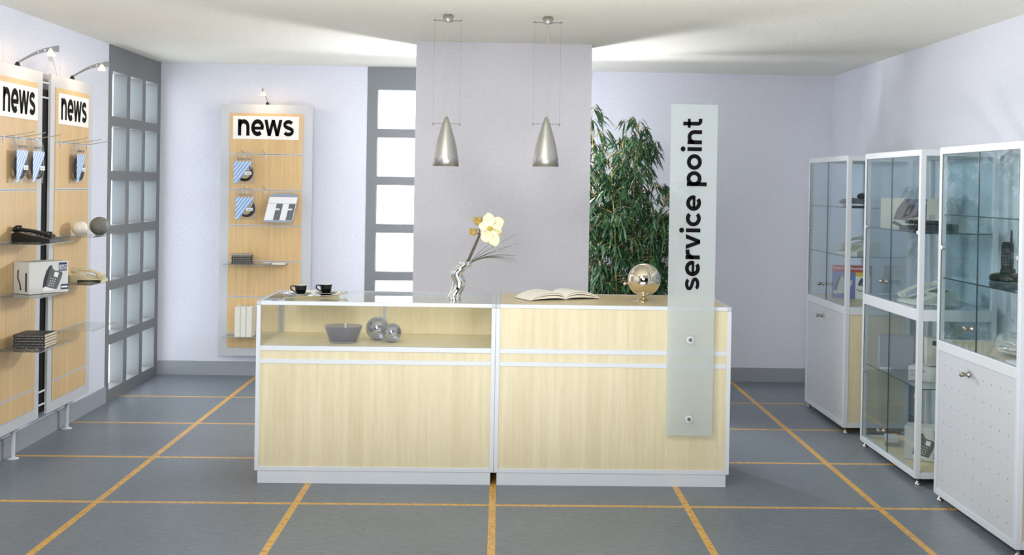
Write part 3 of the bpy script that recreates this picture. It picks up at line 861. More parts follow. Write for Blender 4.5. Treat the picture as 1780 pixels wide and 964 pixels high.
t = thing('ceramic_ball', 'glossy white ball on the top shelf of the farther left panel', 'ball', (-2.672, 7.752, 1.2685))
mb = MB(); mb.lathe([(.016, 0), (.024, .0)] + [(.050 * math.sin(a), .0455 - .0465 * math.cos(a)) for a in [PI * (.16 + .84 * k / 20) for k in range(21)]], 36); mb.lathe([(0, 0), (.016, 0)], 36); obj('ball', mb, 'eggwhite', t)
t = thing('stone_ball', 'larger dark grey ball right of the white one', 'ball', (-2.588, 7.868, 1.2685))
mb = MB(); mb.lathe([(0, 0), (.024, .0)] + [(.062 * math.sin(a), .058 - .0595 * math.cos(a)) for a in [PI * (.14 + .86 * k / 22) for k in range(23)]], 36); obj('ball', mb, 'stone', t)

def phone_picture(t, x0, z0, w, h, y, mat='printgrey', screen=True, s='x'):
    """printed picture of a desk phone on a face looking to -y"""
    def q(pts, dep, m, nm, par):
        mb = MB(); mb.prism([(x0 + a * w, z0 + b * h) for a, b in pts], 'y', y - dep, y - dep + .0005); return obj(nm, mb, m, par)
    a = q([(.02, .12), (.06, .42), (.20, .78), (.36, .97), (.46, .99), (.52, .84), (.60, .78), (.97, .70), (.98, .60), (.84, .30), (.70, .05), (.40, .10), (.10, .20)], .0006, mat, 'printed_phone', t)
    q([(.03, .14), (.08, .43), (.22, .78), (.37, .96), (.43, .96), (.34, .76), (.24, .44), (.18, .18)], .0011, 'printdark', 'printed_handset', a)
    q([(.00, .06), (.10, .20), (.40, .11), (.66, .03), (.34, .0), (.10, -.02)], .0011, 'printwhite', 'printed_stand', a)
    if screen:
        q([(.60, .72), (.80, .68), (.74, .50), (.55, .55)], .0011, 'printwhite', 'printed_screen', a)
    mb = MB()
    for r in range(4):
        for c in range(3):
            px = x0 + w * (.40 + .10 * c - .035 * r); pz = z0 + h * (.46 - .085 * r - .02 * c)
            mb.box(px, px + w * .055, y - .0013, y - .0009, pz, pz + h * .035)
    obj('printed_keys', mb, 'carton', a)
    return a
def carton(label, loc, rot, w, d, h, mat='carton', tilt=0):
    t = thing('phone_carton', label, 'box', loc, rot)
    mb = MB(); mb.box(0, w, 0, d, 0, h, .0015); obj('carton_body', mb, mat, t)
    return t
a = math.atan2(7.12 - 6.846, -2.546 + 2.641)
t = carton('white phone carton printed 805S on the nearer left panel shelf', (-2.640, 6.848, .9735), 1.02, .262, .135, .181)
phone_picture(t, .085, .012, .14, .150, 0)
obj('side_print', MB().box(-.0006, 0, .02, .034, .015, .12), 'printdark', t)
mb = MB(); mb.tube([(-.001, .095, .135), (-.001, .098, .09), (-.001, .078, .055), (-.001, .072, .02)], .006, 8, True, .3); obj('side_picture', mb, 'printdark', t)
lg = obj('logo_block', MB().box(.196, .252, -.0008, -.0002, .124, .172), 'printnavy', t)
print_text('lettering', '805S', 'printwhite', lg, .050, .030, (.199, -.0009, .130), 'xz', .0)
lg = obj('logo_block', MB().box(.212, .262, -.0008, -.0002, .016, .046), 'printnavy', t)
obj('logo_stripe', MB().box(.216, .258, -.0013, -.0009, .026, .036), 'printwhite', lg)

# ------------------------------------------------------------------ things on the counter
t = thing('serving_tray', 'round silver serving tray with side handles on the glass counter', 'tray', (-1.052, 6.875, .9875))
mb = MB(); mb.lathe([(0, .0025), (.145, .0025), (.158, .012), (.172, .0185), (.176, .0185), (.176, .0165), (.160, .009), (.148, .0), (0, .0)], 64); obj('tray_plate', mb, 'chrome', t)
for s in (-1, 1):
    mb = MB(); mb.tube([(s * .168, -.035, .016), (s * .190, -.030, .021), (s * .198, 0, .022), (s * .190, .030, .021), (s * .168, .035, .016)], .0038, 8); obj('handle', mb, 'chrome', t)
def cup(label, x, y, z, rot):
    t = thing('espresso_cup', label, 'cup', (x, y, z), rot, 'black espresso cups on the tray')
    mb = MB(); mb.lathe([(0, .003), (.017, .003), (.018, 0), (.020, 0), (.021, .006), (.030, .022), (.0345, .055)], 40); obj('cup_outside', mb, 'cupblack', t)
    mb = MB(); mb.lathe([(.0345, .0552), (.0325, .0552), (.028, .022), (.018, .008), (0, .008)], 40); obj('cup_inside', mb, 'cupin', t)
    mb = MB(); mb.tube([(-.032, 0, .046), (-.044, 0, .052), (-.056, 0, .046), (-.055, 0, .034), (-.045, 0, .024), (-.028, 0, .016)], [.0038, .0042, .0042, .004, .0038, .0036], 10); obj('handle', mb, 'cupblack', t)
    return t
def saucer(label, x, y, z):
    t = thing('saucer', label, 'saucer', (x, y, z), 0, 'black saucers on the tray')
    mb = MB(); mb.lathe([(0, 0), (.030, 0), (.032, .003), (.050, .008), (.063, .0135), (.0635, .0145), (.062, .0148), (.048, .0105), (.030, .0055), (0, .0055)], 48); obj('dish', mb, 'cupblack', t)
    mb = MB(); mb.lathe([(.0628, .0147), (.0638, .0150), (.0640, .0135), (.0630, .0128)], 48); obj('pale_rim', mb, 'cupin', t)
for lab, lab2, x, y in (('black espresso cup on the left saucer of the tray', 'left black saucer on the silver tray', -1.117, 6.835), ('black espresso cup on the right saucer of the tray', 'right black saucer on the silver tray', -.985, 6.91)):
    saucer(lab2, x, y, .9903); cup(lab, x, y, .9961, .1)

# wavy chrome vase with an amaryllis
VB = Vector((-.243, 6.745, .9875))
def zp(x, y, dy=0.0): return ((x - 150) * .000568, dy, (908 - y) * .000568)
t = thing('wavy_vase', 'wavy chrome vase at the right end of the glass counter', 'vase', VB)
cl = [(150, 908, 64), (146, 885, 64), (147, 860, 62), (158, 825, 60), (176, 792, 62), (192, 760, 62), (192, 730, 62), (178, 690, 62), (164, 660, 62), (168, 632, 62), (190, 605, 62), (222, 580, 60), (250, 555, 58), (257, 535, 57), (255, 520, 56)]
def catmull(P, n):
    out = []
    for i in range(len(P) - 1):
        a, b, c, d = P[max(0, i - 1)], P[i], P[i + 1], P[min(len(P) - 1, i + 2)]
        for k in range(n):
            u = k / n
            out.append(tuple(.5 * (2 * b[q] + (c[q] - a[q]) * u + (2 * a[q] - 5 * b[q] + 4 * c[q] - d[q]) * u * u + (3 * b[q] - a[q] - 3 * c[q] + d[q]) * u ** 3) for q in range(len(b))))
    return out + [P[-1]]
cl = [(150, 908, 64), (146, 880, 66), (152, 850, 64), (176, 800, 64), (190, 755, 65), (188, 715, 64), (166, 665, 63), (172, 630, 64), (205, 590, 66), (245, 555, 62), (255, 522, 60)]
mb = MB(); rings = []
for x, y, r in catmull(cl, 6):
    cx, cy, cz = zp(x, y, .008 * math.sin(y * .018)); rr = r * .000568
    rings.append([mb.v((cx + rr * math.cos(2 * PI * k / 40), cy + rr * math.sin(2 * PI * k / 40), cz)) for k in range(40)])
for A, B in zip(rings, rings[1:]):
    for k in range(40): mb.face([A[k], A[(k + 1) % 40], B[(k + 1) % 40], B[k]], True)
mb.face(rings[0]); top = rings[-1]
inn = [mb.v((v.co.x * .9 + .1 * zp(255, 522)[0], v.co.y * .9, v.co.z - .0005)) for v in top]
low = [mb.v((v.co.x, v.co.y, v.co.z - .03)) for v in inn]
for k in range(40):
    mb.face([top[k], top[(k + 1) % 40], inn[(k + 1) % 40], inn[k]]); mb.face([inn[k], inn[(k + 1) % 40], low[(k + 1) % 40], low[k]], True)
mb.face(low)
obj('vase_body', mb, 'chrome', t)
t = thing('amaryllis', 'cream amaryllis stem with one open bloom and two buds in the vase', 'flower', VB)
mb = MB(); mb.tube([zp(262, 545), zp(285, 500), zp(335, 385), zp(385, 262)], [.0085, .008, .0075, .007], 12); obj('flower_stem', mb, 'stem', t)
for p in ([(380, 270), (382, 225), (385, 180), (375, 150)], [(380, 268), (372, 250), (350, 245)], [(384, 265), (405, 240), (425, 215), (440, 205)]):
    mb = MB(); mb.tube([zp(x, y) for x, y in p], [.0045, .0035, .0035, .004], 8) if len(p) == 4 else mb.tube([zp(x, y) for x, y in p], .0035, 8)
    obj('bud_stalk', mb, 'stem', t)
def petal(t, c, ax, up, L, Wd, curl, mat='petal'):
    ax = Vector(ax).normalized(); up = (Vector(up) - ax * Vector(up).dot(ax)).normalized(); sd = ax.cross(up); ph = L * 900
    def fn(u, v):
        w_ = Wd * min(1.0, (v * 1.9 + .10) ** .8) * (1 - max(0, v - .55) ** 2 * 4.2) ** .5
        q = (u * 2 - 1)
        ru = .006 * (L / .08) * v * math.sin(4.5 * q + 6 * v + ph) + .004 * (L / .08) * abs(q) * math.sin(11 * v + ph)
        return Vector(c) + ax * (L * v * (1 - .06 * q * q)) + sd * (w_ * q) + up * (curl * L * v * v + .22 * w_ * q * q + ru)
    mb = MB(); mb.grid(fn, 12, 16); return obj('petal', mb, mat, t, .0010)
fc = Vector(zp(480, 190, -.01))
for k, (dx, dy, dz, L, Wd, cu) in enumerate(((-.05, -.25, 1.0, .084, .036, -.15), (-.80, -.25, .25, .060, .026, -.3), (.95, -.2, .62, .088, .036, -.35), (.95, -.5, -.25, .074, .030, -.2), (.42, -.4, -1.0, .108, .034, -.25), (-.30, -.55, -.9, .086, .034, -.2))):
    petal(t, fc + Vector((0, .004 * k - .01, 0)), (dx, dy, dz), (0, -1, .1), L, Wd, cu)
mb = MB(); mb.sphere(tuple(fc + Vector((.002, -.018, -.002))), .013, 14, 10); obj('petal_core', mb, 'petalcore', t)
for dx, dz in ((.07, -.03), (.075, -.045), (.06, -.05)):
    mb = MB(); mb.tube([fc, fc + Vector((dx * .6, -.04, dz * .3)), fc + Vector((dx * 1.15, -.05, dz))], .0011, 6); obj('stamen', mb, 'petalcore', t)
for (x, y, r) in ((325, 237, .0205), (365, 128, .022)):
    b = Vector(zp(x, y, -.002)); mb = MB()
    mb.lathe([(0, -r), (r * .7, -r * .75), (r, -.1 * r), (r * .8, r * .55), (r * .35, r * .95), (0, r * 1.05)], 14, tuple(b)); bo = obj('bud', mb, 'bud', t)
    for k in range(5):
        a_ = 2 * PI * k / 5; petal(bo, b + Vector((math.cos(a_) * r * .5, math.sin(a_) * r * .5, -r * .7)), (math.cos(a_) * .55, math.sin(a_) * .55, 1), (math.cos(a_), math.sin(a_), 0), r * 1.9, r * .6, -.2, 'bud')
t = thing('grass_spray', 'thin grass blades leaning right out of the chrome vase', 'grass', VB)
rnd = random.Random(3)
for k, pts in enumerate(([(295, 540), (400, 440), (560, 345), (770, 240)], [(295, 540), (380, 430), (450, 370), (510, 338)], [(298, 540), (390, 470), (560, 395), (780, 340)], [(298, 540), (400, 470), (520, 420), (640, 415)],
                        [(300, 540), (390, 480), (500, 455), (740, 465)], [(300, 540), (400, 475), (540, 450), (700, 490)], [(300, 540), (420, 470), (560, 455), (770, 525)], [(302, 540), (420, 465), (600, 465), (750, 500)], [(302, 540), (410, 480), (520, 462), (690, 520)], [(296, 540), (410, 455), (540, 410), (700, 365)], [(300, 540), (430, 455), (600, 440), (760, 470)])):
    y = rnd.uniform(-.02, .03)
    P = [Vector(zp(a, b, y * i / 3)) for i, (a, b) in enumerate(pts)]
    Q = []
    for i in range(13):
        u = i / 12; Q.append(P[0] * (1 - u) ** 3 + 3 * P[1] * u * (1 - u) ** 2 + 3 * P[2] * u * u * (1 - u) + P[3] * u ** 3)
    mb = MB(); mb.tube(Q, [.0019 * (1 - .75 * i / 12) for i in range(13)], 5); obj('blade', mb, 'grass', t)

# open book
t = thing('open_book', 'open book with white pages lying on the maple worktop', 'book', (.385, 6.83, .988), math.radians(24))
def hump(u): return .004 + .073 * (u ** .5) * (1 - u) ** .85 * 1.5
for s, nm in ((-1, 'left'), (1, 'right')):
    wdt = .225
    top = [(s * wdt * i / 16, hump(i / 16)) for i in range(17)]
    layers = [(1.0, .86, 'page'), (.80, .62, 'page'), (.50, .22, 'page')]
    for hi, lo, mt in layers:
        A = [(x, .0025 + (z - .0025) * hi) for x, z in top]; B = [(x * (1 - .006), .0025 + (z - .0025) * lo) for x, z in top]
        mb = MB(); mb.prism(A + B[::-1], 'y', 0, .205); obj('page_block', mb, mt, t)
mb = MB(); mb.box(-.228, .228, -.002, .207, 0, .0022, .0008); obj('cover', mb, 'bookgrey', t)

# chrome globe on a foot
t = thing('chrome_globe', 'warm chrome globe with a side knob standing on the maple worktop', 'ornament', (.829, 6.815, .9875))
mb = MB(); mb.lathe([(0, 0), (.066, 0), (.066, .003), (.050, .007), (.028, .016), (.018, .026), (.016, .034), (.012, .036), (0, .036)], 48); obj('foot', mb, 'gold', t)
mb = MB(); mb.sphere((0, 0, .124), .0935, 64, 40); obj('globe', mb, 'gold', t)
mb = MB(); mb.cyl((-.090, 0, .100), (-.102, 0, .100), .0045, 12); mb.sphere((-.109, 0, .100), .0095, 18, 12); obj('knob', mb, 'gold', t)

# smoked bowl and two glass balls in the showcase
t = thing('glass_bowl', 'smoke grey glass bowl inside the counter showcase', 'bowl', (-.869, 6.806, .7355))
mb = MB(); mb.lathe([(0, 0), (.074, 0), (.080, .004), (.092, .045), (.108, .092), (.1085, .0935), (.1055, .0935), (.088, .046), (.076, .011), (.070, .009), (0, .009)], 56); obj('bowl', mb, 'smokeglass', t)
t = thing('glass_ball', 'larger smoky glass ball in the counter showcase', 'ball', (-.690, 6.925, .7355))
mb = MB(); mb.sphere((0, 0, .0665), .066, 48, 30); obj('ball', mb, 'ballglass', t)
t = thing('glass_ball', 'smaller clear glass ball in front of the larger one', 'ball', (-.598, 6.825, .7355))
mb = MB(); mb.sphere((0, 0, .0545), .054, 48, 30); obj('ball', mb, 'ballglass', t)
# ------------------------------------------------------------------ pendant lamps over the counter
def pendant(label, x, y, ztop, bow):
    t = thing('pendant_lamp', label, 'lamp', (x, y, 0), 0)
    mb = MB(); mb.lathe([(0, H), (.0265, H), (.0265, H - .039), (.0245, H - .041), (0, H - .041)], 36); k = obj('canopy', mb, 'steel', t)
    for s in (-1, 1):
        mb = MB(); mb.cyl((s * .0265, 0, H - .013), (s * .031, 0, H - .013), .003, 10); obj('screw', mb, 'blackplastic', k)
    mb = MB(); mb.cyl((-.086, -.004, H - .034), (.086, -.004, H - .034), .0022, 8); cb = obj('cross_bar', mb, 'wire', t)
    for s in (-.076, .076):
        mb = MB(); mb.cyl((s, -.004, H - .036), (s, -.004, H - .027), .0036, 10); obj('clamp', mb, 'wire', cb)
        mb = MB(); mb.cyl((s, -.004, ztop - .044), (s, -.004, H - .036), .0005, 6); obj('wire', mb, 'wire', t)
    mb = MB(); mb.cyl((-.084, -.004, ztop - .041), (.084, -.004, ztop - .041), .0016, 8); cb = obj('lower_bar', mb, 'wire', t)
    for s in (-.076, .076):
        mb = MB(); mb.cyl((s, -.004, ztop - .052), (s, -.004, ztop - .040), .0030, 10); obj('clamp', mb, 'wire', cb)
    prof = [(.0065, ztop), (.0085, ztop - .002), (.0235, ztop - .040), (.0245, ztop - .043), (.036, ztop - .082), (.050, ztop - .130), (.062, ztop - .180), (.071, ztop - .232), (.0765, ztop - .286)]
    mb = MB(); mb.lathe([(0, ztop)] + prof + [(.0745, ztop - .286), (.069, ztop - .232)], 56); sh = obj('shade', mb, 'steel', t)
    mb = MB(); mb.lathe([(.0743, ztop - .285), (.069, ztop - .232), (.060, ztop - .18), (.048, ztop - .13), (.02, ztop - .06), (0, ztop - .05)], 48); obj('shade_inside', mb, 'inner', sh)
    mb = MB(); mb.sphere((0, 0, ztop - .215), .028, 20, 14); obj('bulb', mb, 'cupin', t)
    P = [Vector((0, 0, H - .041)), Vector((bow * .3, 0, H - .20)), Vector((bow * 1.6, 0, H - .36)), Vector((0, 0, ztop - .001))]
    Q = [P[0] * (1 - u) ** 3 + 3 * P[1] * u * (1 - u) ** 2 + 3 * P[2] * u * u * (1 - u) + P[3] * u ** 3 for u in [i / 24 for i in range(25)]]
    mb = MB(); mb.tube(Q, .0021, 8); obj('power_cord', mb, 'cord', t)
    return t
pendant('left of two steel pendant lamps, above the wavy vase', -.315, 6.955, 2.026, -.030)
pendant('right of two steel pendant lamps, above the open book', .262, 6.955, 2.034, .012)

# ------------------------------------------------------------------ bamboo behind the counter
t = thing('potted_bamboo', 'tall dense potted bamboo behind the counter, right of the middle wall', 'plant', (1.0, 9.25, 0))
mb = MB(); mb.lathe([(0, 0), (.15, 0), (.165, .02), (.20, .34), (.205, .36), (.188, .36), (.182, .33), (0, .33)], 40); pt = obj('pot', mb, 'pot', t)
mb = MB(); mb.lathe([(0, .335), (.181, .332)], 32); obj('soil', mb, 'soil', pt)
rnd = random.Random(11)
tips = []
canes = [(-.34, -.05, 2.16, .02), (-.24, .06, 1.72, .0), (-.16, -.10, 1.90, .0), (-.06, .05, 2.02, .02), (.02, -.05, 2.13, .04), (.10, .03, 1.98, .04), (.17, -.07, 1.55, .10), (.24, .03, 1.40, .13), (-.38, .02, 1.55, -.02), (.30, -.04, 1.63, .10), (-.12, .10, 1.5, 0), (-.40, -.06, 1.85, 0), (.12, .08, 1.62, .05), (.0, .12, 1.75, 0), (.30, .06, 1.30, .04)]
for cx, cy, ch, lean in canes:
    P = []
    for i in range(15):
        u = i / 14
        P.append(Vector((cx * (.28 + .72 * u ** .7) + lean * u * u + .012 * math.sin(5 * u + cx * 9), cy * (.3 + .7 * u) + .012 * math.sin(4 * u + cx * 20), .33 + (ch - .33) * u)))
    mb = MB(); mb.tube(P, [.0065 - .0045 * i / 14 for i in range(15)], 7); obj('cane', mb, 'cane', t)
    tips.append(P)
twig = MB(); fol = MB()
def leaf(b, d, L, Wd, droop):
    d = Vector(d).normalized(); up = Vector((rnd.uniform(-.5, .5), rnd.uniform(-.9, .3), 1)).normalized()
    s = d.cross(up)
    if s.length < .05: s = Vector((1, 0, 0))
    s.normalize()
    rows = []
    for i, wf in enumerate((.12, .85, 1.0, .62, 0.0)):
        u = i / 4; p = Vector(b) + d * (L * u) + Vector((0, 0, -droop * L * u * u))
        if wf == 0: rows.append([fol.v(p)])
        else:
            up2 = s.cross(d) * (.12 * Wd * wf)
            rows.append([fol.v(p - s * Wd * wf / 2 + up2), fol.v(p), fol.v(p + s * Wd * wf / 2 + up2)])
    for a, b2 in zip(rows, rows[1:]):
        if len(b2) == 3:
            fol.face([a[0], a[1], b2[1], b2[0]], True); fol.face([a[1], a[2], b2[2], b2[1]], True)
        else:
            fol.face([a[0], a[1], b2[0]], True); fol.face([a[1], a[2], b2[0]], True)
for P in tips:
    n = int(62 * (P[-1].z - .5) / 1.5) + 12
    for k in range(n):
        u = rnd.uniform(.18, 1.0) if k > 2 else .98
        f = u * 14; i = min(13, int(f)); b = P[i].lerp(P[i + 1], f - i)
        a_ = rnd.uniform(0, 2 * PI); Lb = rnd.uniform(.05, .24) * (1.1 - .5 * u)
        e = b + Vector((math.cos(a_) * Lb, math.sin(a_) * Lb * .8, rnd.uniform(-.01, .10)))
        mid = b.lerp(e, .5) + Vector((0, 0, .02))
        twig.tube([b, mid, e], [.0018, .0014, .0010], 4, False)
        for q in range(rnd.randint(5, 9)):
            s_ = rnd.uniform(.35, 1.0); p = b.lerp(e, s_) + Vector((rnd.uniform(-.012, .012), rnd.uniform(-.012, .012), rnd.uniform(-.01, .02)))
            aa = a_ + rnd.uniform(-1.3, 1.3)
            leaf(p, (math.cos(aa) * .8, math.sin(aa) * .8, rnd.uniform(-1.25, -.05)), rnd.uniform(.075, .135), rnd.uniform(.012, .019), rnd.uniform(.1, .45))
obj('twigs', twig, 'twig', t)
obj('foliage', fol, 'leaf', t)

# ------------------------------------------------------------------ glass cabinets along the right wall
def knob(t, y, z, par):
    mb = MB(); mb.lathe([(0, 0), (.0155, 0), (.0155, .006), (.0095, .008), (.0095, .026), (.0125, .028), (.0125, .042), (.0105, .046), (0, .046)], 20)
    mb.xf(Matrix.Rotation(-PI / 2, 4, 'Y')); mb.xf(Matrix.Translation((-.004, y, z)))
    return obj('knob', mb, 'knobmetal', par)
def cabinet(label, ymid, w, mid, shelves, solid, low_shelf=None):
    """front (aisle side) is local x = 0, depth towards +x; y from -w/2 (near) to w/2 (far)"""
    D, P, Z0, Z1 = .445, .031, .038, 1.876
    t = thing('display_cabinet', label, 'cabinet', (2.340, ymid, 0))
    y0, y1 = -w / 2, w / 2
    for x in (0, D - P):
        for y in (y0, y1 - P):
            obj('corner_post', MB().box(x, x + P, y, y + P, Z0, Z1, .003), 'alu', t)
            mb = MB(); cx, cy = x + P / 2, y + P / 2
            mb.lathe([(0, 0), (.017, 0), (.018, .004), (.014, .012), (.0075, .014), (.0075, Z0), (0, Z0)], 20, (cx + (.012 if x == 0 else -.012), cy + (.012 if y == y0 else -.012), 0)); obj('foot', mb, 'steel', t)
    def ring(nm, za, zb, th=P):
        mb = MB(); mb.box(0, th, y0 + P, y1 - P, za, zb, .002); mb.box(D - th, D, y0 + P, y1 - P, za, zb, .002)
        mb.box(P, D - P, y0, y0 + th, za, zb, .002); mb.box(P, D - P, y1 - th, y1, za, zb, .002)
        obj(nm, mb, 'alu', t)
    ring('top_frame', Z1 - .036, Z1); ring('middle_frame', mid[0], mid[1]); ring('bottom_frame', Z0, Z0 + .034)
    obj('top_glass', MB().box(P, D - P, y0 + P, y1 - P, Z1 - .012, Z1 - .006), 'glass_cab', t)
    if solid:
        obj('compartment_floor', MB().box(.012, D - .012, y0 + P, y1 - P, mid[1] - .018, mid[1] - .002), 'maple_x', t)
    else:
        obj('glass_shelf', MB().box(.02, D - .012, y0 + P, y1 - P, mid[1] - .010, mid[1] - .002), 'glass_cab', t)
    obj('bottom_board', MB().box(.012, D - .012, y0 + P, y1 - P, Z0 + .012, Z0 + .030), 'maple_x', t)
    def sides(za, zb, mat, nm):
        obj(nm, MB().box(P, D - P, y0 + .010, y0 + .015, za, zb), mat, t)
        obj(nm, MB().box(P, D - P, y1 - .015, y1 - .010, za, zb), mat, t)
    def back(za, zb, mat, nm): obj(nm, MB().box(D - .015, D - .010, y0 + P, y1 - P, za, zb), mat, t)
    sides(mid[1], Z1 - .036, 'glass_cab', 'side_glass'); back(mid[1], Z1 - .036, 'glass_cab', 'back_glass')
    def glass_doors(za, zb, kz, side):
        for k, (a, b) in enumerate(((y0 + P + .001, -.001), (.001, y1 - P - .001))):
            dr = obj('glass_door', MB().box(.006, .0115, a, b, za + .001, zb - .001), 'glass_cab', t)
            obj('door_edge', MB().box(.0058, .0117, (b - .0012) if k == 0 else a, b if k == 0 else a + .0012, za + .001, zb - .001), 'glass_edge', dr)
            ob = a if k == 0 else b - .004
            obj('door_seal', MB().box(.0035, .0055, ob, ob + .004, za + .001, zb - .001), 'glass_edge', dr)
            yy = a + .012 if k == 0 else b - .012
            mb = MB(); mb.cyl((.001, yy, (za + zb) / 2), (.016, yy, (za + zb) / 2), .011, 20); obj('pivot', mb, 'steel', dr)
            if k == 1: knob(t, .016, kz, dr)
    glass_doors(mid[1], Z1 - .036, mid[1] + .115, 1)
    if solid:
        for k, (a, b) in enumerate(((y0 + P + .001, -.001), (.001, y1 - P - .001))):
            dr = obj('white_door', MB().box(.006, .020, a, b, Z0 + .035, mid[0] - .001), 'dots', t)
            if k == 1: knob(t, .045, mid[0] - .062, dr)
        sides(Z0 + .034, mid[0], 'maple', 'side_panel'); back(Z0 + .034, mid[0], 'maple', 'back_panel')
    else:
        glass_doors(Z0 + .034, mid[0], .20, 1)
        sides(Z0 + .034, mid[0], 'glass_cab', 'side_glass'); back(Z0 + .034, mid[0], 'glass_cab', 'back_glass')
    for z in shelves + ([low_shelf] if low_shelf else []):
        sh = obj('glass_shelf', MB().box(.020, D - .018, y0 + .018, y1 - .018, z - .006, z), 'glass_cab', t)
        mb = MB(); mb.box(.0195, .0205, y0 + .018, y1 - .018, z - .006, z); mb.box(.0205, D - .018, y0 + .0172, y0 + .0182, z - .006, z)
        obj('shelf_edge', mb, 'glass_edge', sh)
        mb = MB()
        for yy in (y0 + .020, y1 - .034): mb.box(.016, .032, yy, yy + .014, z - .012, z - .0062)
        obj('shelf_bracket', mb, 'steel', sh)
    return t
cabinet('farthest display cabinet by the back wall, white doors below and glass above', 8.535, 1.022, (.801, .854), [1.526, 1.193], True)
cabinet('middle display cabinet, glass from top to bottom, maple floor board', 7.130, 1.028, (.918, .982), [1.410], False, .538)
cabinet('nearest display cabinet with perforated white doors and cordless phone inside', 5.822, 1.020, (.801, .854), [1.523, 1.188], True)

# contents, far cabinet
t = thing('desk_phone', 'dark blue grey phone on wire feet, top shelf of the farthest cabinet', 'phone', (2.52, 8.46, 1.5265), -.35)
mb = MB(); mb.prism([(-.085, .020), (-.10, .026), (-.10, .040), (-.02, .060), (.085, .055), (.085, .020)], 'y', -.075, .075); obj('base', mb, 'bluegrey', t)
mb = MB(); mb.tube([(.045, -.08, .072), (.050, -.04, .082), (.050, .04, .082), (.045, .08, .072)], [.026, .022, .022, .026], 14, True, .8); obj('handset', mb, 'blackplastic', t)
mb = MB(); mb.box(-.09, -.02, -.05, .05, .046, .054); obj('keypad', mb, 'keydark', t)
for yy in (-.055, .055):
    mb = MB(); mb.tube([(-.07, yy, .021), (-.075, yy, .003), (.07, yy, .003), (.065, yy, .021)], .0032, 6); obj('wire_foot', mb, 'blackplastic', t)
desk_phone('white desk phone with cord on the second shelf of the farthest cabinet', (2.44, 8.36, 1.1935), -PI / 2 + .55, ('cream2', 'cream2', 'key'), .19, .24, .085, True, 'cream2')
t = thing('phone_carton', 'phone box with red System header in the farthest cabinet', 'box', (2.440, 8.72, .8525), -.42)
W_, H_ = .272, .243
mb = MB(); mb.box(0, W_, 0, .10, 0, H_, .001); obj('carton_body', mb, 'printwhite', t)
obj('blue_field', MB().box(.001, W_ * .62, -.0006, -.0001, .001, H_ * .80), 'printblue', t)
hd = obj('red_header', MB().box(.001, W_ - .001, -.0006, -.0001, H_ * .80, H_ - .001), 'printred', t)
print_text('lettering', 'System- & Mehrwerttelefon', 'printwhite', hd, W_ * .93, .028, (.009, -.0009, H_ * .845), 'xz', .015)
ye = obj('yellow_band', MB().box(W_ * .62, W_ - .001, -.0006, -.0001, H_ * .68, H_ * .80), 'printyellow', t)
phone_picture(t, .010, H_ * .14, W_ * .52, H_ * .58, -.0004, 'carton', False)
phone_picture(t, W_ * .68, H_ * .36, W_ * .27, H_ * .28, -.0004, 'printnavy', True)
mb = MB(); mb.tube([(W_ * .66, -.0008, H_ * .30), (W_ * .74, -.0008, H_ * .24), (W_ * .84, -.0008, H_ * .26)], .003, 6); obj('printed_arrow', mb, 'printdark', t)
mb = MB(); mb.tube([(W_ * .10, -.0008, H_ * .22), (W_ * .2, -.0008, H_ * .13), (W_ * .34, -.0008, H_ * .17), (W_ * .48, -.0008, H_ * .10)], .003, 6); obj('printed_cord', mb, 'printgrey', t)
mb = MB(); mb.box(W_, W_ + .0006, .002, .098, .001, H_ * .5); obj('blue_side', mb, 'printnavy', t)
mb = MB(); mb.box(W_, W_ + .0006, .002, .098, H_ * .5, H_ - .001); obj('red_side', mb, 'printred', t)

# contents, middle cabinet
t = thing('phone_carton', 'large pale carton with a dark phone picture in the middle cabinet', 'box', (2.412, 7.535, 1.4105), -.30)
W_, H_ = .350, .186
mb = MB(); mb.box(0, W_, 0, .06, 0, H_, .001); obj('carton_body', mb, 'creamcarton', t)
def patch(nm, pts, mat, dep=.0006):
    mb = MB(); mb.prism([(a * W_, b * H_) for a, b in pts], 'y', -dep, -dep + .0004); return obj(nm, mb, mat, t)
patch('blue_field', [(.40, .38), (.70, .38), (.70, .985), (.40, .985)], 'printnavy')
patch('printed_handset', [(.22, .28), (.28, .62), (.38, .90), (.45, .95), (.48, .78), (.62, .64), (.66, .40), (.40, .26)], 'printbrown', .0011)
patch('printed_stand', [(.18, .16), (.24, .24), (.40, .08), (.34, .03)], 'printdark', .0011)
nv = patch('navy_band', [(.70, .20), (.79, .20), (.79, .985), (.70, .985)], 'printnavy')
patch('red_band', [(.70, .10), (.79, .10), (.79, .20), (.70, .20)], 'printred')
print_text('lettering', '50', 'printwhite', nv, .022, .034, (.251, -.0009, .145), 'xz', .02)
obj('barcode', MB().box(.292, .328, -.0006, -.0001, .030, .085), 'barcode_x', t)
t = thing('desk_phone', 'flat black phone set in front of the large carton, middle cabinet', 'phone', (2.535, 7.02, 1.4105), -1.05)
mb = MB(); mb.prism([(-.13, 0), (-.135, .02), (-.12, .026), (.12, .042), (.135, .036), (.135, 0)], 'y', -.10, .10); b = obj('base', mb, 'blackplastic', t)
mb = MB(); mb.box(-.10, .12, -.095, -.045, .040, .062, .006); obj('handset', mb, 'blackplastic', t)
mb = MB()
for r in range(4):
    for c in range(4): mb.box(-.09 + .03 * c, -.07 + .03 * c, -.02 + .026 * r, -.005 + .026 * r, .026, .0385 + .002 * c, .001)
obj('keypad', mb, 'keydark', b)
obj('display', MB().box(.05, .11, .0, .07, .036, .0435), 'darkscreen', b)
desk_phone('ivory desk phone with big keypad on the middle cabinet rail shelf', (2.400, 6.985, .9825), -1.42, ('cream2', 'cream2', 'keydark'), .23, .26, .085, True, 'cream2')
t = thing('parts_bag', 'clear plastic bag of white parts beside the ivory desk phone', 'bag', (2.56, 6.74, .9805))
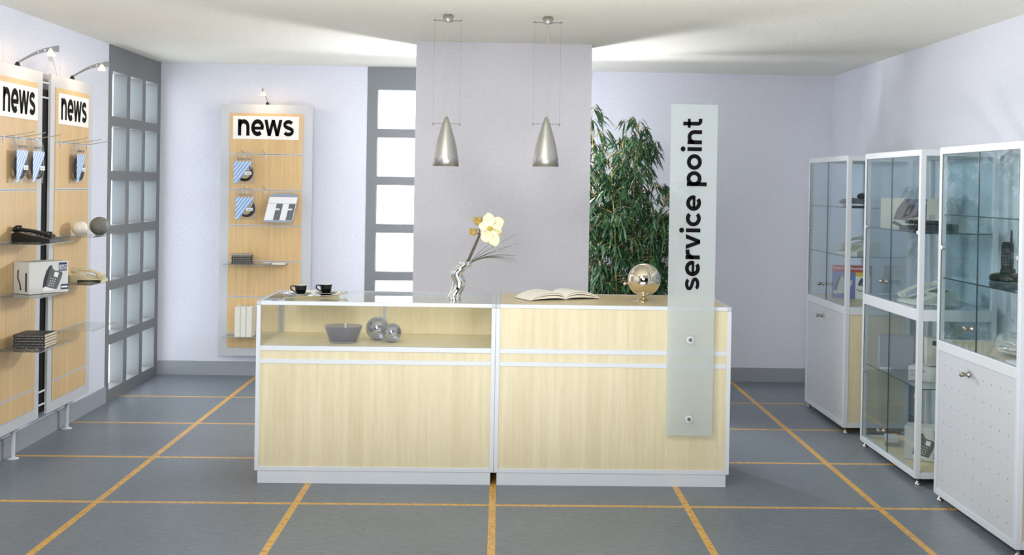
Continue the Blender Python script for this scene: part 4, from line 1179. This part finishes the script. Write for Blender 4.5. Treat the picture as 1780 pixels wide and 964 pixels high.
def bag_fn(u, v):
    a_ = 2 * PI * u; r = math.sin(PI * min(.999, v * .98 + .01)); z = .024 - .024 * math.cos(PI * v)
    k = 1 + .16 * math.sin(5 * a_ + 3 * v) + .10 * math.sin(11 * a_ + 9 * v)
    return (.085 * r * k * math.cos(a_), .075 * r * k * math.sin(a_), max(0.0005, z * (1 + .25 * math.sin(7 * a_ + 8 * v) * r)))
mb = MB(); mb.grid(bag_fn, 40, 16); obj('film', mb, 'packfilm', t)
obj('contents', MB().box(-.045, .045, -.035, .03, .002, .022, .004), 'cream2', t)
t = thing('board_box', 'grey box file with zigzag spine in the middle cabinet', 'box file', (2.37, 7.37, .5385), -.22)
mb = MB(); mb.box(0, .20, 0, .11, 0, .205, .001); obj('box_body', mb, 'greybox', t)
obj('spine_print', MB().box(-.0006, -.0001, .004, .106, .02, .19), 'spinepattern', t)
mb = MB(); mb.box(.002, .07, -.0006, -.0001, .0, .012); obj('white_edge', mb, 'printwhite', t)
t = thing('flat_carton', 'low white carton on the lower glass shelf of the middle cabinet', 'box', (2.400, 6.935, .5385), -.62)
mb = MB(); mb.box(0, .26, 0, .17, 0, .085, .004); obj('carton_body', mb, 'carton', t)
print_text('lettering', 'Eurocom 305', 'printdark', t, .085, .011, (.012, -.0003, .055), 'xz', .01)
mb = MB()
for k in range(3): mb.box(.012, .085 - .012 * k, -.0006, -.0001, .042 - .007 * k, .044 - .007 * k); mb.box(.155, .225 - .01 * k, -.0006, -.0001, .048 - .008 * k, .050 - .008 * k)
obj('small_print', mb, 'printgrey', t)
mb = MB(); mb.prism([(.10, .03), (.24, .03), (.23, .14), (.13, .15)], 'z', .0852, .0857); obj('printed_picture', mb, 'printgrey', t)
t = thing('phone_carton', 'upright carton with mobile phone picture and navy label, middle cabinet', 'box', (2.572, 7.11, .5385), -.15)
mb = MB(); mb.box(0, .175, 0, .09, 0, .225, .001); obj('carton_body', mb, 'creamcarton', t)
obj('label_block', MB().box(.03, .095, -.0006, -.0001, .182, .210), 'printnavy', t)
mb = MB(); mb.prism([(.085, .05), (.105, .045), (.128, .11), (.112, .125), (.10, .12)], 'y', -.0006, -.0002); p = obj('printed_handset', mb, 'printgrey', t)
mb = MB(); mb.prism([(.095, .062), (.105, .060), (.115, .092), (.105, .096)], 'y', -.0011, -.0007); obj('printed_screen', mb, 'printwhite', p)
mb = MB()
for k in range(9): mb.box(.03, .15 - .011 * (k % 4), -.0006, -.0002, .160 - .010 * k, .1615 - .010 * k)
obj('small_print', mb, 'printgrey', t)
t = thing('phone_carton', 'white carton printed 805S standing on the floor board of the middle cabinet', 'box', (2.402, 6.985, .0692), -.50)
W_, H_ = .225, .195
mb = MB(); mb.box(0, W_, 0, .125, 0, H_, .0015); obj('carton_body', mb, 'carton', t)
phone_picture(t, .045, .012, .135, .150, 0)
lg = obj('logo_block', MB().box(.168, .220, -.0008, -.0002, .128, .182), 'printdark', t)
print_text('lettering', '805S', 'printwhite', lg, .046, .030, (.171, -.0009, .134), 'xz', .03)
for z in (.014, .034): obj('logo_bar', MB().box(.168, .220, -.0008, -.0002, z, z + .014), 'printdark', t)
for k in range(2):
    book(['grey book lying under another on the middle cabinet floor', 'pale book lying on top of the grey one in the middle cabinet'][k], (2.40 + .006 * k, 7.33, .0685 + .0242 * k), -.25, .085 - .01 * k, .15, .024, ['bookgrey', 'carton'][k])

# contents, near cabinet
t = thing('cordless_phone', 'black cordless phone with antenna in its charger on a glass shelf', 'phone', (2.600, 6.06, 1.1885), -.75)
mb = MB(); mb.lathe([(0, 0), (.085, 0), (.092, .008), (.090, .026), (.080, .036), (.05, .044), (0, .046)], 40, (0, 0, 0), True, 1.0, .72); obj('charger_base', mb, 'blackplastic', t)
mb = MB(); mb.box(-.030, .034, -.034, .030, .036, .066, .010); obj('cradle', mb, 'blackplastic', t)
mb = MB(); mb.prism([(-.024, .05), (.024, .05), (.027, .10), (.025, .190), (.018, .202), (-.018, .202), (-.025, .190), (-.027, .10)], 'y', -.022, .012); h = obj('handset', mb, 'blackplastic', t)
mb = MB(); mb.box(-.017, .017, -.0232, -.0225, .148, .170); obj('display', mb, 'darkscreen', h)
mb = MB()
for r in range(4):
    for c in range(3): mb.box(-.018 + .0135 * c, -.009 + .0135 * c, -.0240, -.0222, .082 + .015 * r, .091 + .015 * r)
obj('keypad', mb, 'keydark', h)
mb = MB(); mb.tube([(.016, .0, .20), (.017, .0, .262)], [.0065, .0045], 12); obj('antenna', mb, 'blackplastic', h)
t = thing('packed_cable', 'coiled pale cable in crinkled plastic film on the near cabinet floor', 'packet', (2.545, 5.70, .853))
mb = MB(); r2 = random.Random(8)
for k in range(16):
    R, zz = .075 + r2.uniform(-.022, .03), .016 + .004 * k
    mb.tube([(R * 1.15 * math.cos(2 * PI * i / 32), R * 1.5 * math.sin(2 * PI * i / 32), zz + .008 * math.sin(4 * PI * i / 32 + k)) for i in range(33)], .0062, 6, False)
obj('cable_coil', mb, 'textile', t)
def film_fn(u, v):
    a_ = 2 * PI * u; r = math.sin(PI * min(.999, v * .98 + .01)) ** .6; z = .055 - .055 * math.cos(PI * v)
    k = 1 + .05 * math.sin(9 * a_ + 5 * v) + .05 * math.sin(17 * a_ + 13 * v) + .03 * math.sin(31 * a_ - 9 * v)
    return (.122 * r * k * math.cos(a_), .180 * r * k * math.sin(a_), max(.0005, z * (1 + .08 * math.sin(13 * a_ + 8 * v) * r)))
mb = MB(); mb.grid(film_fn, 70, 22, False); obj('film', mb, 'packfilm', t)
t = thing('manual', 'white manual lying on the near cabinet floor beside the packed cable', 'booklet', (2.38, 5.36, .8525), .05)
obj('cover', MB().box(0, .12, 0, .165, .006, .0085), 'printwhite', t)
obj('pages', MB().box(.001, .119, .001, .164, 0, .006), 'page', t)
